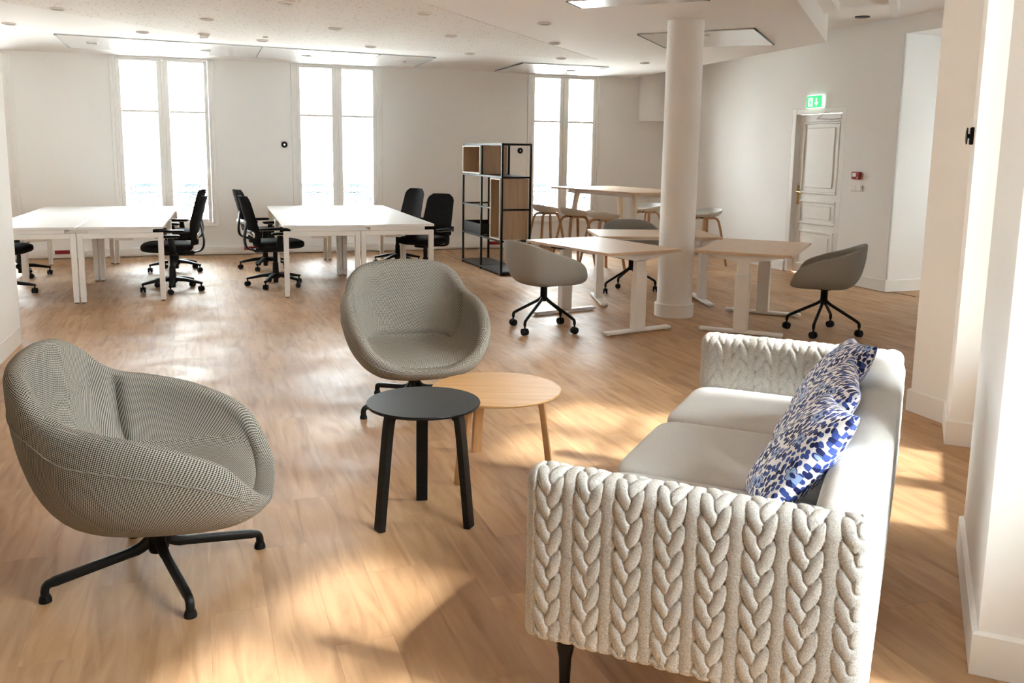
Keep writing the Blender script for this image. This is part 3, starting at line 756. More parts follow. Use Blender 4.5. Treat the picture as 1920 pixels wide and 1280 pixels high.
def wallthing(name, label, cat, x, z): 
    t = thing(name, label, cat); t.matrix_world = MD @ Matrix.Translation((x, 0, z)); return t
t = wallthing('fire_call_point', 'red fire alarm call point beside the door', 'alarm', 0.575, 1.278)
bm = B(); box(bm, (0, yy(0.02), 0), (0.13, 0.04, 0.088), 0.006); obj('housing', bm, 'red', t, smooth=0)
bm = B(); box(bm, (0.012, yy(0.042), 0.008), (0.058, 0.006, 0.042), 0.002); obj('press_plate', bm, 'whiteplast', t, smooth=0)
bm = B(); box(bm, (-0.04, yy(0.041), -0.026), (0.014, 0.004, 0.022)); obj('key_tab', bm, 'whiteplast', t, smooth=0)
t = wallthing('light_switch', 'white double light switch under the red call point', 'switch', 0.57, 1.130)
bm = B(); box(bm, (0, yy(0.006), 0), (0.18, 0.012, 0.072), 0.004); obj('plate', bm, 'whiteplast', t, smooth=0)
for x in (-0.042, 0.042):
    bm = B(); box(bm, (x, yy(0.014), 0), (0.07, 0.008, 0.056), 0.003); obj('rocker', bm, 'whiteplast', t, smooth=0)
def dial(M, label, plate=True):
    t = thing('wall_control', label, 'thermostat', group='round black wall controls'); t.matrix_world = M
    bm = B(); box(bm, (0, -0.005, 0), (0.105, 0.010, 0.105), 0.004); obj('plate', bm, 'whiteplast', t, smooth=0)
    Rx = Matrix.Rotation(PI / 2, 4, 'X')
    bm = B(); lathe(bm, [(0.043, 0.006), (0.043, 0.022), (0.036, 0.027), (0.001, 0.027)], 24, M=Rx); obj('dial', bm, 'black', t)
    bm = B(); lathe(bm, [(0.013, 0.0265), (0.013, 0.0285), (0.001, 0.0285)], 16, M=Rx); obj('display', bm, 'chrome', t)
    return t
dial(WMAT @ Matrix.Translation((-0.049, 0, 1.543)), 'round black wall control between two windows above the desks')
dial(WMAT @ Matrix.Translation((3.50, 0, 1.505)), 'round black wall control seen through the shelving unit')
# controls on the angled pier face
pm = (PB + PB2) * 0.5 + R1 * 0.03
t = thing('wall_control', 'black wall control with raised round dial on the angled pier', 'control', (pm.x, pm.y, 1.62), R(RW + 180))
bm = B(); box(bm, (0, -0.009, 0), (0.09, 0.018, 0.09), 0.003); obj('plate', bm, 'black', t, smooth=0)
Rf = Matrix.Rotation(PI / 2, 4, 'X')
bm = B(); lathe(bm, [(0.012, 0.016), (0.012, 0.028), (0.044, 0.028), (0.044, 0.034), (0.03, 0.038), (0.001, 0.038)], 20, M=Rf); obj('dial', bm, 'black', t)
# sockets on the trunking
for s, lab in ((-2.96, 'red power socket in the trunking under the desks by the free-standing pier'), (-0.55, 'red power socket in the trunking between two windows'), (3.09, 'red power socket in the trunking behind the shelving unit')):
    t = thing('power_socket', lab, 'socket', wpt(s, -0.0535, 0.075), R(WA), 'red sockets on the trunking')
    bm = B(); box(bm, (0, -0.004, 0.012), (0.18, 0.010, 0.05), 0.003); obj('plate', bm, 'red', t, smooth=0)
    for k in range(3):
        bm = B(); lathe(bm, [(0.014, 0.0), (0.014, 0.0105), (0.001, 0.0105)], 12, c=(0, 0, 0), M=Matrix.Translation((-0.055 + 0.055 * k, 0, 0.012)) @ Matrix.Rotation(PI / 2, 4, 'X')); obj('outlet', bm, 'red', t)
    t = thing('data_socket', lab.replace('red power socket', 'white double outlet plate'), 'socket', wpt(s + 0.24, -0.0535, 0.06), R(WA), 'white sockets on the trunking')
    bm = B(); box(bm, (0, -0.004, 0), (0.20, 0.008, 0.05), 0.003); obj('plate', bm, 'whiteplast', t, smooth=0)
    for k in (-1, 1):
        bm = B(); lathe(bm, [(0.012, 0.0), (0.012, 0.0088), (0.001, 0.0088)], 12, M=Matrix.Translation((0.045 * k, 0, 0)) @ Matrix.Rotation(PI / 2, 4, 'X')); obj('outlet', bm, 'greyshell', t)

# ------------------------------------------------------------------ white bench desks
def make_desk(label):
    """one 0.78 x 1.57 workstation: x across, y along the bench, origin at near-left floor corner"""
    t = thing('desk', label, 'desk', group='white bench desks'); Wd, Ld_, h = 0.775, 1.57, 0.733
    bm = B(); box(bm, (Wd / 2, Ld_ / 2, h - 0.0125), (Wd - 0.004, Ld_ - 0.004, 0.025), 0.002); obj('desktop', bm, 'desk_top', t, smooth=0)
    for x in (0.03, Wd - 0.03):
        for y in (0.035, Ld_ - 0.035):
            bm = B(); box(bm, (x, y, 0.365), (0.05, 0.05, 0.61), 0.003); lg = obj('leg', bm, 'white_metal', t, smooth=0)
            bm = B(); box(bm, (x, y, 0.065), (0.046, 0.046, 0.114), 0.002); obj('foot_sleeve', bm, 'white_metal', lg, smooth=0)
            bm = B(); lathe(bm, [(0.02, 0.0), (0.022, 0.009), (0.01, 0.012)], 10, c=(x, y, 0)); obj('glide', bm, 'black', lg)
    for y in (0.035, Ld_ - 0.035):
        bm = B(); box(bm, (Wd / 2, y, 0.645), (Wd - 0.11, 0.05, 0.05), 0.003); obj('end_beam', bm, 'white_metal', t, smooth=0)
    for x in (0.20, Wd - 0.20):
        bm = B(); box(bm, (x, Ld_ / 2, 0.645), (0.05, Ld_ - 0.12, 0.03), 0.002); obj('long_beam', bm, 'white_metal', t, smooth=0)
    for y in (0.035, Ld_ - 0.035):
        bm = B(); box(bm, (Wd / 2, y, 0.689), (Wd - 0.2, 0.03, 0.036), 0.002); obj('spacer', bm, 'white_metal', t, smooth=0)
    bm = B(); box(bm, (Wd / 2, 0.30, 0.60), (0.16, 0.08, 0.05), 0.004); obj('cable_tray', bm, 'white_metal', t, smooth=0)
    return t
BR = 18.0
bx_, by_ = dirv(BR), dirv(BR + 90)
b2 = Vector((-0.829, 9.415, 0)) - bx_ * 1.55 + Vector((0, 0.03, 0))
b1 = Vector((-3.401, 8.70, 0)) - bx_ * 1.55
desk0 = None
where = {(0, 0, 0): 'white desk beside the free-standing pier, room end of its bench', (0, 1, 0): 'white desk on the walkway side of the pier-side bench, room end',
         (0, 0, 1): 'white desk beyond the free-standing pier, window end of its bench', (0, 1, 1): 'white desk on the walkway side of the pier-side bench, window end',
         (1, 0, 0): 'white desk on the walkway side of the shelving-side bench, room end', (1, 1, 0): 'white desk at the room end of its bench, on the shelving side',
         (1, 0, 1): 'white desk on the walkway side of the shelving-side bench, window end', (1, 1, 1): 'white desk at the window end of its bench, on the shelving side'}
for k, org in enumerate((b1, b2)):
    for i in (0, 1):
        for j in (0, 1):
            loc = org + bx_ * (0.776 * i) + by_ * (1.572 * j)
            if desk0 is None:
                desk0 = make_desk(where[(k, i, j)]); desk0.location = loc; desk0.rotation_euler = (0, 0, R(BR))
            else: clone(desk0, loc, R(BR), where[(k, i, j)])

# ------------------------------------------------------------------ black task chairs
def caster(parent, x, y, a, r=0.029, m='black'):
    M = Matrix.Translation((x, y, 0)) @ Matrix.Rotation(a, 4, 'Z')
    bm = B()
    for s in (-1, 1): tube(bm, [(0, s * 0.008, r), (0, s * 0.024, r)], [r, r * 0.93], 16, M=M)
    wh = obj('caster', bm, m, parent)
    bm = B(); box(bm, (0.004, 0, r + 0.012), (0.03, 0.014, 0.034), 0.005, M=M); tube(bm, [(0.0, 0, r + 0.02), (0.0, 0, r + 0.055)], 0.008, 8, M=M); obj('fork', bm, m, wh)
def make_task(label):
    t = thing('office_chair', label, 'office chair', group='black mesh office chairs')
    for k in range(5):
        a = R(90 + 72 * k); c, s = math.cos(a), math.sin(a)
        bm = B(); tube(bm, [(0.02 * c, 0.02 * s, 0.125), (0.14 * c, 0.14 * s, 0.118), (0.27 * c, 0.27 * s, 0.093), (0.312 * c, 0.312 * s, 0.085)], [(0.026, 0.030), (0.021, 0.024), (0.015, 0.018), (0.012, 0.016)], 8, sq=0.6); arm = obj('base_arm', bm, 'black', t)
        caster(t, 0.30 * c, 0.30 * s, a + 0.6 * (k - 2))
    bm = B(); lathe(bm, [(0.04, 0.085), (0.045, 0.10), (0.045, 0.14), (0.034, 0.16), (0.030, 0.26), (0.024, 0.262), (0.024, 0.40)], 18); lathe(bm, [(0.026, 0.035), (0.028, 0.085)], 14); obj('gas_lift', bm, 'black', t)
    bm = B(); box(bm, (-0.02, 0, 0.405), (0.26, 0.16, 0.05), 0.012, seg=2); box(bm, (-0.17, 0, 0.40), (0.12, 0.10, 0.04), 0.01); obj('mechanism', bm, 'black', t)
    bm = B(); tube(bm, [(0.06, -0.07, 0.41), (0.08, -0.2, 0.40), (0.09, -0.24, 0.395)], 0.006, 6); obj('lever', bm, 'chrome', t)
    bm = B(); softbox(bm, (0.04, 0, 0.465), (0.51, 0.50, 0.10), 3.6, 12, 0.12); obj('seat', bm, 'blackfab', t)
    # back: curved upholstered shell
    def sec(z): # x offset of the back along its height
        return -0.235 - 0.025 * math.cos((z - 0.62) * 5.0) - 0.42 * max(0, z - 0.60) ** 1.2
    rings = []
    zs = [0.49 + 0.50 * k / 14 for k in range(15)]
    for z in zs:
        f = (z - 0.49) / 0.50
        hw = 0.225 - 0.035 * f - (0.07 * max(0, (f - 0.86) / 0.14) ** 2) - 0.05 * max(0, (0.1 - f) / 0.1) ** 2
        ring = []; n = 12
        for k in range(n + 1):
            v = -1 + 2 * k / n; ring.append((sec(z) + 0.05 * v * v + 0.014 * (1 - abs(v) ** 6), v * hw, z))
        for k in range(n + 1):
            v = 1 - 2 * k / n; ring.append((sec(z) + 0.05 * v * v - 0.014 * (1 - abs(v) ** 6) - 0.002, v * hw, z))
        rings.append([Vector(p) for p in ring])
    bm = B(); loft(bm, rings); obj('backrest', bm, 'blackfab', t)
    bm = B()
    tube(bm, smoothpath([(-0.20, 0, 0.40), (-0.30, 0, 0.43), (-0.325, 0, 0.53), (-0.305, 0, 0.66), (-0.29, 0, 0.76)], 4), (0.012, 0.045), 10); obj('back_support', bm, 'black', t)
    bm = B(); tube(bm, [(-0.275 - 0.0, y, 0.60 - 0.02 * abs(y) * 4) for y in (-0.21, -0.1, 0, 0.1, 0.21)], (0.03, 0.009), 8); obj('lumbar_bar', bm, 'chrome', t)
    for s in (-1, 1):
        bm = B(); tube(bm, smoothpath([(-0.04, s * 0.14, 0.405), (-0.04, s * 0.27, 0.42), (-0.035, s * 0.295, 0.48), (-0.02, s * 0.295, 0.585)], 5), (0.012, 0.030), 10, sq=0.7); ar = obj('armrest', bm, 'black', t)
        bm = B(); softbox(bm, (0.02, s * 0.29, 0.600), (0.26, 0.085, 0.028), 5, 8); obj('arm_pad', bm, 'black', ar)
        bm = B(); box(bm, (0.02, s * 0.29, 0.584), (0.22, 0.06, 0.006), 0.002); obj('pad_trim', bm, 'chrome', ar)
    return t
TASK = [((-2.60, 9.76), 30, 'black office chair at the walkway side of the shelving-side bench, room end'),
        ((-3.10, 11.17), 33, 'black office chair at the walkway side of the shelving-side bench, window end'),
        ((-3.57, 9.33), 196, 'black office chair at the walkway side of the pier-side bench, room end'),
        ((-4.08, 10.80), 190, 'black office chair at the walkway side of the pier-side bench, window end'),
        ((-1.02, 10.42), 238, 'black office chair facing the desks from beside the shelving unit'),
        ((-1.52, 11.78), 226, 'black office chair tucked in between the shelving unit and the window'),
        ((-5.13, 8.88), 10, 'black office chair half hidden behind the free-standing pier'),
        ((-5.66, 10.22), 12, 'black office chair beyond the free-standing pier, nearer the windows')]
task0 = None
for (p, a, lab) in TASK:
    if task0 is None: task0 = make_task(lab); task0.location = (p[0], p[1], 0); task0.rotation_euler = (0, 0, R(a))
    else: clone(task0, (p[0], p[1], 0), R(a), lab)

# ------------------------------------------------------------------ shelving unit
SN = Vector((-0.145, 10.755, 0))
sh = thing('shelving_unit', 'open black steel shelving unit with veneered boxes', 'shelf', SN, R(111.2))
SL, SD = 1.51, -0.39              # local x along the length, y to the right is negative
LV = [0.035, 0.42, 0.80, 1.19, 1.58]; pr = 0.0125
for x in (pr, SL / 2, SL - pr):
    for y in (-pr, SD + pr):
        bm = B(); box(bm, (x, y, 0.797), (0.024, 0.024, 1.59)); obj('post', bm, 'blackmetal', sh, smooth=0)
for z in (0.035, 0.42, 1.19, 1.58):
    for y in (-pr, SD + pr):
        bm = B(); box(bm, (SL / 2, y, z), (SL - 0.05, 0.022, 0.024)); obj('rail', bm, 'blackmetal', sh, smooth=0)
for z in LV:
    for x in (pr, SL / 2, SL - pr):
        if z == 0.80 and x == SL / 2: continue
        bm = B(); box(bm, (x, SD / 2, z), (0.022, -SD - 0.05, 0.022)); obj('cross_bar', bm, 'blackmetal', sh, smooth=0)
for y in (-pr, SD + pr):
    bm = B(); box(bm, ((SL + 0.38) / 2, y, 0.80), (SL - 0.38 - 0.05, 0.018, 0.020)); obj('rail', bm, 'blackmetal', sh, smooth=0)
for x0, x1 in ((0.03, SL / 2 - 0.015), (SL / 2 + 0.015, SL - 0.03)):
    bm = B(); box(bm, ((x0 + x1) / 2, SD / 2, 0.047), (x1 - x0, -SD - 0.03, 0.006)); obj('bottom_shelf', bm, 'blackmetal', sh, smooth=0)
    bm = B(); box(bm, ((x0 + x1) / 2, SD / 2, 1.197), (x1 - x0, -SD - 0.03, 0.006)); obj('steel_shelf', bm, 'blackmetal', sh, smooth=0)
def openbox(x0, x1, z0, z1, label):
    """veneered box open towards +y (the walkway)"""
    bm = B(); th = 0.012; ya, yb = -0.006, SD + 0.03
    ym, dy = (ya + yb) / 2, abs(yb - ya)
    box(bm, ((x0 + x1) / 2, ym, z0 + th / 2), (x1 - x0, dy, th)); box(bm, ((x0 + x1) / 2, ym, z1 - th / 2), (x1 - x0, dy, th))
    box(bm, (x0 + th / 2, ym, (z0 + z1) / 2), (th, dy, z1 - z0 - 2 * th)); box(bm, (x1 - th / 2, ym, (z0 + z1) / 2), (th, dy, z1 - z0 - 2 * th))
    box(bm, ((x0 + x1) / 2, yb + 0.005, (z0 + z1) / 2), (x1 - x0 - 2 * th, 0.010, z1 - z0 - 2 * th))
    b = obj('veneer_box', bm, 'ply', sh, smooth=0); b['label'] = label
    bm = B(); e = 0.014
    for (cx, cz, sx_, sz_) in (((x0 + x1) / 2, z0 + e / 2, x1 - x0, e), ((x0 + x1) / 2, z1 - e / 2, x1 - x0, e), (x0 + e / 2, (z0 + z1) / 2, e, z1 - z0 - 2 * e), (x1 - e / 2, (z0 + z1) / 2, e, z1 - z0 - 2 * e)):
        box(bm, (cx, 0.003, cz), (sx_, 0.010, sz_))
    obj('edge_banding', bm, 'plyedge', b, smooth=0)
openbox(SL / 2 + 0.022, SL - 0.030, 1.208, 1.562, 'tan veneered box in the top row')
openbox(0.030, 0.385, 0.436, 1.172, 'tall tan veneered box in the middle rows')
bm = B(); z0, z1 = 0.435, 0.57; x0, x1 = SL / 2 + 0.016, SL - 0.028
for (c_, s_) in ((((x0 + x1) / 2, -0.016, (z0 + z1) / 2), (x1 - x0, 0.004, z1 - z0)), (((x0 + x1) / 2, SD + 0.016, (z0 + z1) / 2), (x1 - x0, 0.004, z1 - z0)), ((x0, SD / 2, (z0 + z1) / 2), (0.004, -SD - 0.03, z1 - z0)), ((x1, SD / 2, (z0 + z1) / 2), (0.004, -SD - 0.03, z1 - z0)), (((x0 + x1) / 2, SD / 2, z0), (x1 - x0, -SD - 0.03, 0.004))): box(bm, c_, s_)
b = obj('steel_tray', bm, 'blackmetal', sh, smooth=0); b['label'] = 'deep black steel tray'

# ------------------------------------------------------------------ height-adjustable meeting desks
def make_sitstand(label, L=1.22, D=0.80, h=0.70):
    t = thing('meeting_desk', label, 'desk', group='height-adjustable meeting desks')
    bm = B(); box(bm, (0, 0, h - 0.0115), (L, D, 0.023), 0.002); obj('tabletop', bm, 'tabletop', t, smooth=0)
    for s in (-1, 1):
        x = s * (L / 2 - 0.075)
        bm = B(); box(bm, (x, 0, 0.022), (0.07, 0.70, 0.026), 0.008, seg=2); ft = obj('foot', bm, 'white_metal', t, smooth=0)
        for y in (-0.32, 0.32):
            bm = B(); lathe(bm, [(0.018, 0.0), (0.02, 0.009), (0.012, 0.011)], 10, c=(x, y, 0)); obj('glide', bm, 'white_metal', ft)
        bm = B(); box(bm, (x, 0, 0.275), (0.075, 0.115, 0.48), 0.005); obj('outer_column', bm, 'white_metal', t, smooth=0)
        bm = B(); box(bm, (x, 0, 0.57), (0.060, 0.098, 0.115), 0.004); obj('inner_column', bm, 'white_metal', t, smooth=0)
        bm = B(); loft(bm, [[Vector((x - 0.03, yv, zv)) for yv, zv in ((-0.33, h - 0.024), (-0.33, h - 0.034), (-0.06, h - 0.085), (0.06, h - 0.085), (0.33, h - 0.034), (0.33, h - 0.024))],
                            [Vector((x + 0.03, yv, zv)) for yv, zv in ((-0.33, h - 0.024), (-0.33, h - 0.034), (-0.06, h - 0.085), (0.06, h - 0.085), (0.33, h - 0.034), (0.33, h - 0.024))]])
        obj('bracket', bm, 'white_metal', t, smooth=0)
    bm = B(); box(bm, (0, 0, h - 0.05), (L - 0.2, 0.10, 0.04), 0.003); obj('cross_beam', bm, 'white_metal', t, smooth=0)
    bm = B(); box(bm, (L * 0.18, D / 2 - 0.09, h - 0.036), (0.14, 0.06, 0.024), 0.004); obj('control_box', bm, 'black', t, smooth=0)
    return t
ss = make_sitstand('beige-topped meeting desk beside the shelving, with chair at its outer side'); ss.location = (0.785, 7.92, 0); ss.rotation_euler = (0, 0, R(122))
clone(ss, (2.165, 7.945, 0), R(65), 'beige-topped meeting desk on the door side of the column, behind the sofa')
clone(ss, (1.42, 9.10, 0), R(4), 'beige-topped meeting desk behind the column, before the high table')

# ------------------------------------------------------------------ upholstered bucket shells
def interp(tab, a):
    """smooth interpolation in a table of (angle, ...) rows"""
    n = len(tab)
    for i in range(n - 1):
        if tab[i][0] <= a <= tab[i + 1][0]: break
    def row(k):
        if k < 0: r = list(tab[-k]); r[0] = -r[0]; r[2] = -r[2]; return r
        if k >= n: r = list(tab[2 * n - 2 - k]); r[0] = 360 - r[0]; r[2] = -r[2]; return r
        return tab[k]
    p0, p1, p2, p3 = row(i - 1), row(i), row(i + 1), row(i + 2)
    t = (a - p1[0]) / (p2[0] - p1[0]); h = p2[0] - p1[0]; out = []
    for k in range(1, len(p1)):
        m1 = (p2[k] - p0[k]) / (p2[0] - p0[0]) * h; m2 = (p3[k] - p1[k]) / (p3[0] - p1[0]) * h
        out.append((2 * t ** 3 - 3 * t * t + 1) * p1[k] + (t ** 3 - 2 * t * t + t) * m1 + (-2 * t ** 3 + 3 * t * t) * p2[k] + (t ** 3 - t * t) * m2)
    return out
def bucket(rim, bot, seat, th, crease=None, NU=120, fo=0.75, fi=0.6, gi=1.5, nO=16, nI=26, seam=0.0, go=1.0, back_fold=None):
    bm = B(); cols = []; seamline = []
    angs = [360.0 * k / NU for k in range(NU)]
    def rimpt(a):
        a = a % 360; s = 1 if a <= 180 else -1; aa = a if a <= 180 else 360 - a
        x, y, z = interp(rim, aa)[:3]; return Vector((x, s * y, z))
    for a in angs:
        p = rimpt(a); t = rimpt(a + 1.5) - rimpt(a - 1.5); n = Vector((t.y, -t.x, 0))
        n = n.normalized() if n.length > 1e-6 else Vector((1, 0, 0))
        if n.dot(Vector((p.x - bot[0], p.y, 0))) < 0: n = -n
        aa = a if a <= 180 else 360 - a
        Ro, Ri = p + n * th / 2, p - n * th / 2; col = []
        for k in range(1, nO + 1):
            q = k / nO * PI / 2; f = math.sin(q) ** fo; g = (1 - math.cos(q)) ** go
            col.append(Vector((bot[0] + (Ro.x - bot[0]) * f, bot[1] + (Ro.y - bot[1]) * f, bot[2] + (Ro.z - bot[2]) * g)))
        for k in range(1, 6):
            q = PI * k / 6; col.append(p + n * (th / 2 * math.cos(q)) + Vector((0, 0, th * 0.55 * math.sin(q) * (min(1.0, max(0.12, (aa - 12) / 40)) if crease else 1.0))))
        for k in range(nI, 0, -1):
            q = k / nI * PI / 2; bw = min(1.0, max(0.0, (aa - 18) / 60)) if crease else 1.0
            f = math.sin(q) ** (fi * bw + 1.0 * (1 - bw)); g = (1 - math.cos(q)) ** (gi * bw + 1.15 * (1 - bw))
            P = Vector((seat[0] + (Ri.x - seat[0]) * f, seat[1] + (Ri.y - seat[1]) * f, seat[2] + (Ri.z - seat[2]) * g))
            if crease:
                sA, sT = (aa - crease) / 3.2, (k / nI - 0.40) / 0.055
                sm = min(sA, sT); c = math.exp(-sm * sm) if max(sA, sT) > -1.0 else 0.0
                P += n * (0.034 * c); P.z -= 0.012 * c
                if sm > 1: P -= n * (0.014 * min(1.0, (sm - 1) / 3) * (1 - k / nI))
            if back_fold and aa > back_fold[0]:
                hgt = (P.z - back_fold[1]) / 0.012; P += n * (0.015 * math.exp(-hgt * hgt) * min(1, (aa - back_fold[0]) / 10))
            col.append(P)
        cols.append(col)
        k = int(nO * 0.92); seamline.append(col[k - 1] + n * 0.002)
    vc = [[bm.verts.new(p) for p in c] for c in cols]
    vb = bm.verts.new(bot); vt = bm.verts.new(seat)
    m = len(vc[0]); uvl = bm.loops.layers.uv.new('UVMap')
    arc = []
    for c in cols:
        s_, a_ = [0.0], 0.0
        for k in range(1, m): a_ += (c[k] - c[k - 1]).length; s_.append(a_)
        arc.append(s_)
    for i in range(NU):
        j = (i + 1) % NU
        for k in range(m - 1):
            f = bm.faces.new((vc[i][k], vc[j][k], vc[j][k + 1], vc[i][k + 1])); f.normal_update()
            up = abs(f.normal.z) > 0.72
            for l, (ii, kk, ua) in zip(f.loops, ((i, k, i), (j, k, i + 1), (j, k + 1, i + 1), (i, k + 1, i))):
                l[uvl].uv = (l.vert.co.x, l.vert.co.y) if up else (ua / NU * 2.3, arc[ii][kk])
        for f in (bm.faces.new((vb, vc[j][0], vc[i][0])), bm.faces.new((vt, vc[i][-1], vc[j][-1]))):
            for l in f.loops: l[uvl].uv = (l.vert.co.x, l.vert.co.y)
    return bm, seamline
LRIM = [(0, 0.370, 0, 0.312), (25, 0.362, 0.165, 0.324), (43, 0.332, 0.285, 0.382), (58, 0.26, 0.353, 0.478), (78, 0.09, 0.388, 0.558), (100, -0.07, 0.386, 0.600),
        (116, -0.17, 0.364, 0.622), (128, -0.235, 0.340, 0.658), (142, -0.300, 0.310, 0.728), (157, -0.352, 0.235, 0.778), (170, -0.374, 0.115, 0.797), (180, -0.378, 0, 0.800)]
def make_lounge(label, rz, base_rz, loc):
    t = thing('lounge_chair', label, 'armchair', loc, rz, 'woven grey lounge chairs')
    bm, sl = bucket(LRIM, (-0.02, 0, 0.215), (0.07, 0, 0.352), 0.068, crease=121, fo=0.58, seam=1, back_fold=(130, 0.62))
    obj('shell', bm, 'weave', t, smooth=60)
    bm = B(); sl.append(sl[0]); sl = [Vector(p) for p in sl]; tube(bm, sl, 0.0022, 6); obj('piping', bm, 'weave', t)
    def rot(p): return Matrix.Rotation(base_rz - rz, 3, 'Z') @ Vector(p)
    bm = B(); lathe(bm, [(0.05, 0.20), (0.05, 0.222), (0.035, 0.225)], 20); lathe(bm, [(0.030, 0.085), (0.036, 0.10), (0.040, 0.145), (0.034, 0.165), (0.032, 0.21)], 20); obj('swivel_hub', bm, 'blackmetal', t)
    for k in range(4):
        M = Matrix.Rotation(base_rz - rz + k * PI / 2, 4, 'Z')
        bm = B(); tube(bm, smoothpath([(0.005, 0, 0.150), (0.035, 0, 0.128), (0.075, 0, 0.106), (0.20, 0, 0.085), (0.335, 0, 0.064), (0.360, 0, 0.056), (0.368, 0, 0.040), (0.368, 0, 0.018)], 4),
                            [(0.024, 0.020)] * 4 + [(0.020, 0.017)] * 5 + [(0.017, 0.015)] * 8 + [(0.014, 0.014)] * 12, 10, sq=0.75, M=M); lg = obj('leg', bm, 'blackmetal', t)
        bm = B(); lathe(bm, [(0.021, 0.0), (0.021, 0.010), (0.016, 0.024), (0.010, 0.026)], 14, c=(0.368, 0, 0), M=M); obj('glide', bm, 'black', lg)
    return t
make_lounge('woven grey lounge chair turned side-on, beside the free-standing pier', R(12), R(-54), (-1.246, 3.01, 0))
make_lounge('woven grey lounge chair standing behind the round side tables', R(-72), R(-45), (-0.570, 5.16, 0))

CRIM = [(0, 0.262, 0, 0.422), (25, 0.260, 0.13, 0.424), (44, 0.255, 0.215, 0.435), (58, 0.24, 0.268, 0.485), (70, 0.195, 0.29, 0.565), (88, 0.05, 0.30, 0.632), (115, -0.12, 0.29, 0.685),
        (138, -0.235, 0.24, 0.732), (158, -0.288, 0.145, 0.758), (180, -0.305, 0, 0.766)]
def make_conf(label, loc, rz, base):
    t = thing('meeting_chair', label, 'chair', loc, rz, 'grey shell chairs on castors')
    bm, sl = bucket(CRIM, (-0.01, 0, 0.39), (0.04, 0, 0.435), 0.026, NU=72, fo=0.42, fi=0.4, gi=1.5, go=1.0)
    obj('shell', bm, 'greyfab', t, smooth=60)
    bm = B(); lathe(bm, [(0.055, 0.375), (0.055, 0.40), (0.03, 0.402)], 20); lathe(bm, [(0.026, 0.25), (0.030, 0.26), (0.030, 0.38)], 18); obj('swivel_hub', bm, 'blackmetal', t)
    for k in range(4):
        M = Matrix.Rotation(base - rz + k * PI / 2, 4, 'Z')
        bm = B(); tube(bm, smoothpath([(0.0, 0, 0.32), (0.018, 0, 0.285), (0.06, 0, 0.25), (0.16, 0, 0.195), (0.275, 0, 0.132), (0.298, 0, 0.112), (0.302, 0, 0.080)], 4), 0.0135, 8, M=M); obj('leg', bm, 'blackmetal', t)
        a = base - rz + k * PI / 2; caster(t, 0.302 * math.cos(a), 0.302 * math.sin(a), a + 1.1, 0.031)
    return t
make_conf('grey shell chair drawn up at the meeting desk beside the shelving', (0.27, 7.52, 0), R(34), R(58))
make_conf('grey shell chair at the meeting desk behind the sofa', (2.665, 7.56, 0), R(158), R(58))
make_conf('grey shell chair behind the column, only its back rising over the desk', (1.285, 9.62, 0), R(-86), R(20))

# ------------------------------------------------------------------ high table and stools
HT = Vector((1.47, 10.98, 0)); h1, h2 = dirv(121.7), dirv(31.7)
ht = thing('high_table', 'long beige-topped high table on splayed pale wooden legs', 'table', HT + h1 * 0.94 + h2 * 0.54, R(121.7))
HLn, HWd, hh = 1.88, 1.08, 1.02
def roundrect(L, W, r, n=6):
    out = []
    for cx, cy, a0 in ((L / 2 - r, W / 2 - r, 0), (-L / 2 + r, W / 2 - r, 90), (-L / 2 + r, -W / 2 + r, 180), (L / 2 - r, -W / 2 + r, 270)):
        for k in range(n + 1): a = R(a0 + 90 * k / n); out.append((cx + r * math.cos(a), cy + r * math.sin(a)))
    return out
bm = B(); prism(bm, roundrect(HLn, HWd, 0.10), hh - 0.026, hh); obj('tabletop', bm, 'tabletop', ht, smooth=0)
bm = B(); box(bm, (0, 0, hh - 0.052), (HLn - 0.4, HWd - 0.4, 0.05), 0.004); obj('apron', bm, 'white_metal', ht, smooth=0)
for sx_ in (-1, 1):
    for sy_ in (-1, 1):
        a = Vector((sx_ * (HLn / 2 - (0.20 if sx_ < 0 else 0.46)), sy_ * (HWd / 2 - 0.18), hh - 0.03)); b = Vector((sx_ * (HLn / 2 - (0.04 if sx_ < 0 else 0.38)), sy_ * (HWd / 2 - 0.03), 0.0))
        bm = B(); tube(bm, [a, b], [(0.045, 0.030), (0.022, 0.016)], 12, sq=0.6); obj('leg', bm, 'plyedge', ht)
SRIM = [(0, 0.17, 0, 0.700), (30, 0.168, 0.11, 0.703), (60, 0.12, 0.19, 0.715), (90, 0.0, 0.215, 0.735), (120, -0.10, 0.195, 0.752), (150, -0.165, 0.12, 0.765), (180, -0.185, 0, 0.770)]
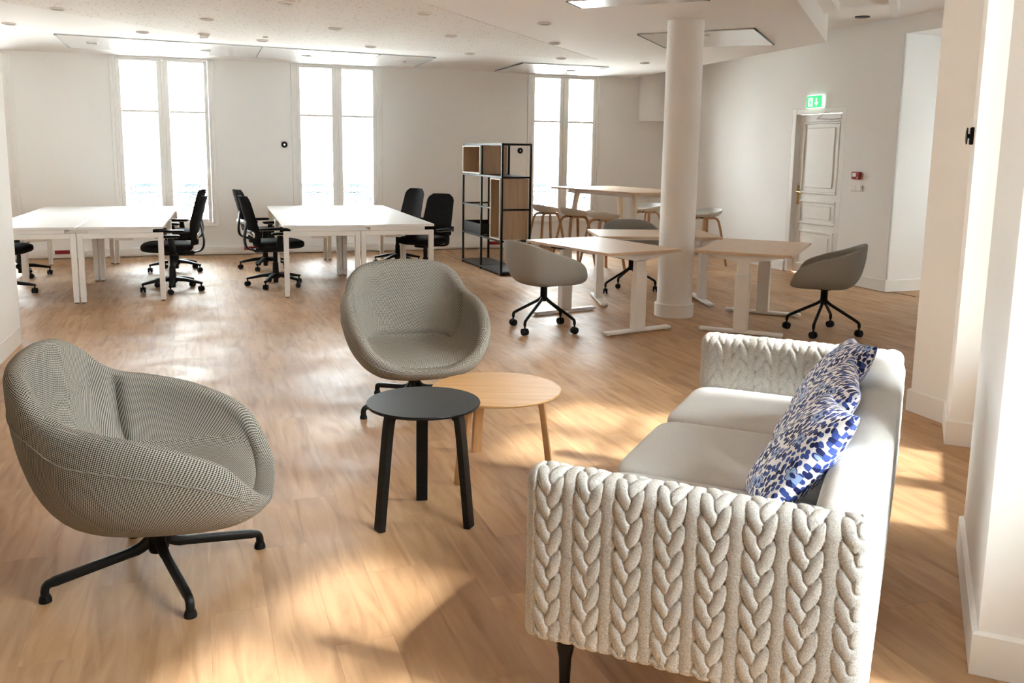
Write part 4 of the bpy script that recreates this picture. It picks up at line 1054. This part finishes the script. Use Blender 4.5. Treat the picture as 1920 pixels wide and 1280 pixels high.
def make_stool(label):
    t = thing('bar_stool', label, 'stool', group='grey shell bar stools')
    bm, sl = bucket(SRIM, (0, 0, 0.655), (0.02, 0, 0.672), 0.010, NU=48, fo=0.7, fi=0.65, gi=1.2, nO=10, nI=10); obj('shell', bm, 'greyshell', t, smooth=60)
    bm = B(); lathe(bm, [(0.07, 0.64), (0.07, 0.654), (0.04, 0.66)], 16); obj('seat_plate', bm, 'black', t)
    for s in (-1, 1):
        pts = smoothpath([(0.225, s * 0.20, 0.0), (0.150, s * 0.125, 0.52), (0.125, s * 0.10, 0.62), (0.085, s * 0.085, 0.645), (0, s * 0.078, 0.648), (-0.085, s * 0.085, 0.645), (-0.125, s * 0.10, 0.62), (-0.150, s * 0.125, 0.52), (-0.225, s * 0.20, 0.0)], 4)
        k = len(pts) // 2
        bm = B(); tube(bm, pts[:k + 1], (0.016, 0.019), 8, sq=0.7); obj('leg', bm, 'stoolwood', t)
        bm = B(); tube(bm, pts[k:], (0.016, 0.019), 8, sq=0.7); obj('leg', bm, 'stoolwood', t)
    bm = B(); q = [(0.19, 0.168, 0.22), (0.19, -0.168, 0.22), (-0.19, -0.168, 0.22), (-0.19, 0.168, 0.22), (0.19, 0.168, 0.22)]
    tube(bm, q, 0.006, 6); obj('footrest', bm, 'chrome', t)
    return t
ST = [((1.15, 11.47), 31.7, 'pale bar stool nearest the meeting desks, on the window side of the high table'), ((0.82, 12.00), 31.7, 'middle one of three pale bar stools on the window side of the high table'),
      ((0.47, 12.58), 31.7, 'pale bar stool nearest the shelving end of the high table'), ((2.60, 12.12), 211.7, 'pale bar stool on the door side of the high table, right by the column'),
      ((1.96, 13.16), 211.7, 'pale bar stool on the door side of the high table, near the room corner')]
st0 = None
for (p, a, lab) in ST:
    if st0 is None: st0 = make_stool(lab); st0.location = (p[0], p[1], 0); st0.rotation_euler = (0, 0, R(a))
    else: clone(st0, (p[0], p[1], 0), R(a), lab)

# ------------------------------------------------------------------ round side tables
def round_table(name, label, c, rad, h, leg_r, a0, mtop, mleg, legw):
    t = thing(name, label, 'table', (c[0], c[1], 0))
    bm = B(); lathe(bm, [(rad - 0.03, h - 0.017), (rad - 0.004, h - 0.013), (rad, h - 0.005), (rad - 0.002, h), (0.001, h)], 72); obj('tabletop', bm, mtop, t, smooth=30)
    for k in range(3):
        M = Matrix.Rotation(a0 + k * 2 * PI / 3, 4, 'Z')
        rt = rad * 0.70
        pts = smoothpath([(rt - 0.11, 0, h - 0.024), (rt - 0.05, 0, h - 0.024), (rt - 0.016, 0, h - 0.034), (rt, 0, h - 0.065), (rt + (leg_r - rt) * 0.4, 0, h * 0.55), (leg_r, 0, 0.0)], 4)
        bm = B(); tube(bm, pts, legw, 8, sq=0.18, M=M); obj('leg', bm, mleg, t)
    return t
round_table('side_table', 'round black side table with three bent legs', (-0.3523, 3.521), 0.2306, 0.502, 0.207, -2.4806, 'blackwood', 'blackwood', (0.014, 0.025))
round_table('coffee_table', 'low round oak coffee table with three legs', (-0.0684, 4.12), 0.3075, 0.400, 0.262, -2.2206, 'oak', 'oakleg', (0.014, 0.025))

# ------------------------------------------------------------------ sofa
SR = R(65.0)
so = thing('sofa', 'pale grey sofa with braided quilted felt sides', 'sofa', (0.864, 3.009, 0), SR)
SX, SY, ZB, ZT = 1.03, 0.43, 0.215, 0.685     # half length, half depth, underside, top
_ct, _st = math.cos(R(24)), math.sin(R(24))
def braid(a, v, P=0.1075, T=0.066):
    """relief (metres) of a row of quilted plaits; a across the plaits, v along them (lobes point to -v)"""
    x = ((a / P) % 1.0 - 0.5) * P
    h = h2 = 0.0
    for side in (-1, 1):
        off = 0.0 if side < 0 else 0.5
        k0 = math.floor(v / T - off); dx = x - side * 0.0150
        for dk in (-1, 0, 1, 2):
            dv = v - (k0 + dk + off) * T
            p = dx * side * _st + dv * _ct; q = dx * _ct - side * dv * _st
            r2 = (p / 0.056) ** 2 + (q / 0.0188) ** 2
            if r2 < 1.0:
                c = 0.0095 * (1 - r2) ** 0.42 * (1.05 if side > 0 else 1.0)
                if c > h: h, h2 = c, h
                elif c > h2: h2 = c
    e = (P / 2 - abs(x)) / 0.0200
    if abs(e) < 1:
        c = 0.0072 * (1 - e * e) ** 0.42
        if c > h: h, h2 = c, h
        elif c > h2: h2 = c
    return h - 0.0032 * math.exp(-((h - h2) / 0.0009) ** 2)
def section(wd, z0, z1, rt, rb, ds):
    """closed rounded rectangle (p, z, normal, arclength); starts at bottom of the -p face"""
    pts = []
    def arc(cx, cz, r, a0, a1):
        n = max(3, int(abs(a1 - a0) * r / ds))
        for k in range(n): a = a0 + (a1 - a0) * k / n; pts.append((cx + r * math.cos(a), cz + r * math.sin(a), math.cos(a), math.sin(a)))
    def line(x0, za, x1, zb, nx, nz):
        n = max(2, int(math.hypot(x1 - x0, zb - za) / ds))
        for k in range(n): f = k / n; pts.append((x0 + (x1 - x0) * f, za + (zb - za) * f, nx, nz))
    h = wd / 2
    line(-h, z0 + rb, -h, z1 - rt, -1, 0); arc(-h + rt, z1 - rt, rt, PI, PI / 2)
    line(-h + rt, z1, h - rt, z1, 0, 1); arc(h - rt, z1 - rt, rt, PI / 2, 0)
    line(h, z1 - rt, h, z0 + rb, 1, 0); arc(h - rb, z0 + rb, rb, 0, -PI / 2)
    line(h - rb, z0, -h + rb, z0, 0, -1); arc(-h + rb, z0 + rb, rb, -PI / 2, -PI)
    s, out = 0, []
    for i, p in enumerate(pts):
        if i: s += math.hypot(p[0] - pts[i - 1][0], p[1] - pts[i - 1][1])
        out.append((*p, s))
    return out
def padded(L, sec, relief, rend, ds, place):
    """extrude a section along t in -L/2..L/2 with rounded ends and a relief; place(t, p, z)"""
    bm = B(); n = int(L / ds); rings = []
    zc = (min(s[1] for s in sec) + max(s[1] for s in sec)) / 2
    ts = [-L / 2 + rend * (1 - math.cos(PI / 2 * k / 5)) for k in range(5)]
    ts += [-L / 2 + rend + (L - 2 * rend) * k / n for k in range(n + 1)]
    ts += [-t for t in reversed(ts[:5])]
    for t in ts:
        e = max(0.0, abs(t) - (L / 2 - rend)); ins_ = rend - math.sqrt(max(0.0, rend * rend - e * e))
        fade = 1.0 - e / rend if rend else 1
        ring = []
        for (p, z, nx, nz, s) in sec:
            d = relief(t, p, z, nx, nz, s) * fade - ins_
            ring.append(Vector(place(t, p + nx * d, z + nz * d)))
        rings.append(ring)
    loft(bm, rings); return bm
ARM = 0.095
secA = section(ARM, ZB, ZT, 0.036, 0.02, 0.0030)
def arm_relief(flip):
    def f(t, p, z, nx, nz, s):
        if nz < -0.5: return 0.0
        v = s if s < 0.56 else 2 * 0.53 - s + 0.5
        return braid(t + 0.02, -s if flip else s)
    return f
bm = padded(2 * SY, secA, arm_relief(False), 0.03, 0.0030, lambda t, p, z: (-SX + ARM / 2 + p, t, z)); obj('armrest', bm, 'felt', so, smooth=180)
secA2 = section(ARM, ZB, ZT, 0.036, 0.02, 0.0045)
bm = padded(2 * SY, secA2, arm_relief(True), 0.03, 0.0045, lambda t, p, z: (SX - ARM / 2 + p, t, z)); obj('armrest', bm, 'felt', so, smooth=180)
secB = section(0.150, ZB, ZT, 0.070, 0.02, 0.008)
def back_relief(t, p, z, nx, nz, s):
    if nx < -0.3 and nz < 0.7: return braid(t, s) * min(1, (0.7 - nz) / 0.3)
    if nz < -0.3: return 0
    return 0.0024 * math.sin(t * 300 + 2.0 * math.sin(t * 21 + z * 9)) * (0.5 + 0.5 * math.sin(t * 7 + 1.0)) * max(0.0, nx + nz) + 0.003 * math.sin(t * 9 + 0.4)
bm = padded(2 * SX - 2 * ARM + 0.02, secB, back_relief, 0.01, 0.0040, lambda t, p, z: (t, -SY + 0.075 + p, z)); obj('backrest', bm, 'seatfab', so, smooth=80)
bm = B(); box(bm, (0, 0.06, 0.275), (2 * SX - 2 * ARM, 0.66, 0.115), 0.012, seg=2); obj('seat_base', bm, 'seatfab', so)
xi = SX - ARM
for (xa, xb) in ((-xi, -0.30), (-0.30, 0.335), (0.335, xi)):
    bm = B(); softbox(bm, ((xa + xb) / 2, 0.0745, 0.395), (xb - xa - 0.002, 0.716, 0.13), 9, 16, 0.12); obj('seat_cushion', bm, 'seatfab', so, smooth=60)
for sx_ in (-1, 1):
    for sy_ in (-1, 1):
        bm = B(); lathe(bm, [(0.012, 0.0), (0.014, 0.01), (0.018, 0.12), (0.024, 0.15), (0.022, 0.158), (0.027, 0.165), (0.027, 0.178), (0.022, 0.184), (0.028, 0.195), (0.030, 0.217)], 18, c=(sx_ * (SX - 0.10), sy_ * (SY - 0.09), 0)); obj('leg', bm, 'blackmetal', so)
# cushions
def make_pillow(label, loc, rot, seed, S=0.41, T=0.072):
    bm = B(); n = 28; uvl = bm.loops.layers.uv.new('UVMap'); grid = {}
    def P(u, v, sg):
        k = (1 - u * u) * (1 - v * v); t_ = T * max(0.0, k) ** 0.42
        x = u * S / 2 * (1 - 0.07 * (1 - v * v)); z = v * S / 2 * (1 - 0.07 * (1 - u * u))
        wr = 0.004 * math.sin(9 * u + 4 * v + seed) * max(0, k) ** 0.3
        return Vector((x, sg * (t_ + wr), z))
    for sg in (1, -1):
        for i in range(n + 1):
            for j in range(n + 1):
                u, v = math.sin((2 * i / n - 1) * PI / 2), math.sin((2 * j / n - 1) * PI / 2)
                if sg == -1 and (i in (0, n) or j in (0, n)): grid[(i, j, sg)] = grid[(i, j, 1)]
                else: grid[(i, j, sg)] = bm.verts.new(P(u, v, sg) if not (i in (0, n) or j in (0, n)) else P(u, v, 0))
        for i in range(n):
            for j in range(n):
                f = bm.faces.new([grid[(i, j, sg)], grid[(i + 1, j, sg)], grid[(i + 1, j + 1, sg)], grid[(i, j + 1, sg)]])
                for l in f.loops: l[uvl].uv = (l.vert.co.x + 0.3, l.vert.co.z + (0.3 if sg > 0 else 1.3))
    t = thing('cushion', label, 'cushion', group='blue floral cushions on the sofa')
    t.matrix_world = Matrix.Translation(Vector((0.864, 3.009, 0))) @ Matrix.Rotation(SR, 4, 'Z') @ Matrix.Translation(loc) @ rot
    obj('cover', bm, delft('delft_print', seed), t, smooth=60)
    return t
def prot(lean, yaw, roll=0.0): return Matrix.Rotation(R(yaw), 4, 'Z') @ Matrix.Rotation(R(lean), 4, 'X') @ Matrix.Rotation(R(roll), 4, 'Y')
make_pillow('blue floral cushion next to the braided arm by the pier', (-0.43, -0.184, 0.632), prot(37, 12, 7), 1.0)
make_pillow('blue floral cushion between two other cushions on the sofa', (-0.01, -0.184, 0.640), prot(37, 11, -7), 2.3)
make_pillow('blue floral cushion at the sofa end facing the meeting desks', (0.43, -0.186, 0.650), prot(36, 10, 9), 3.7)
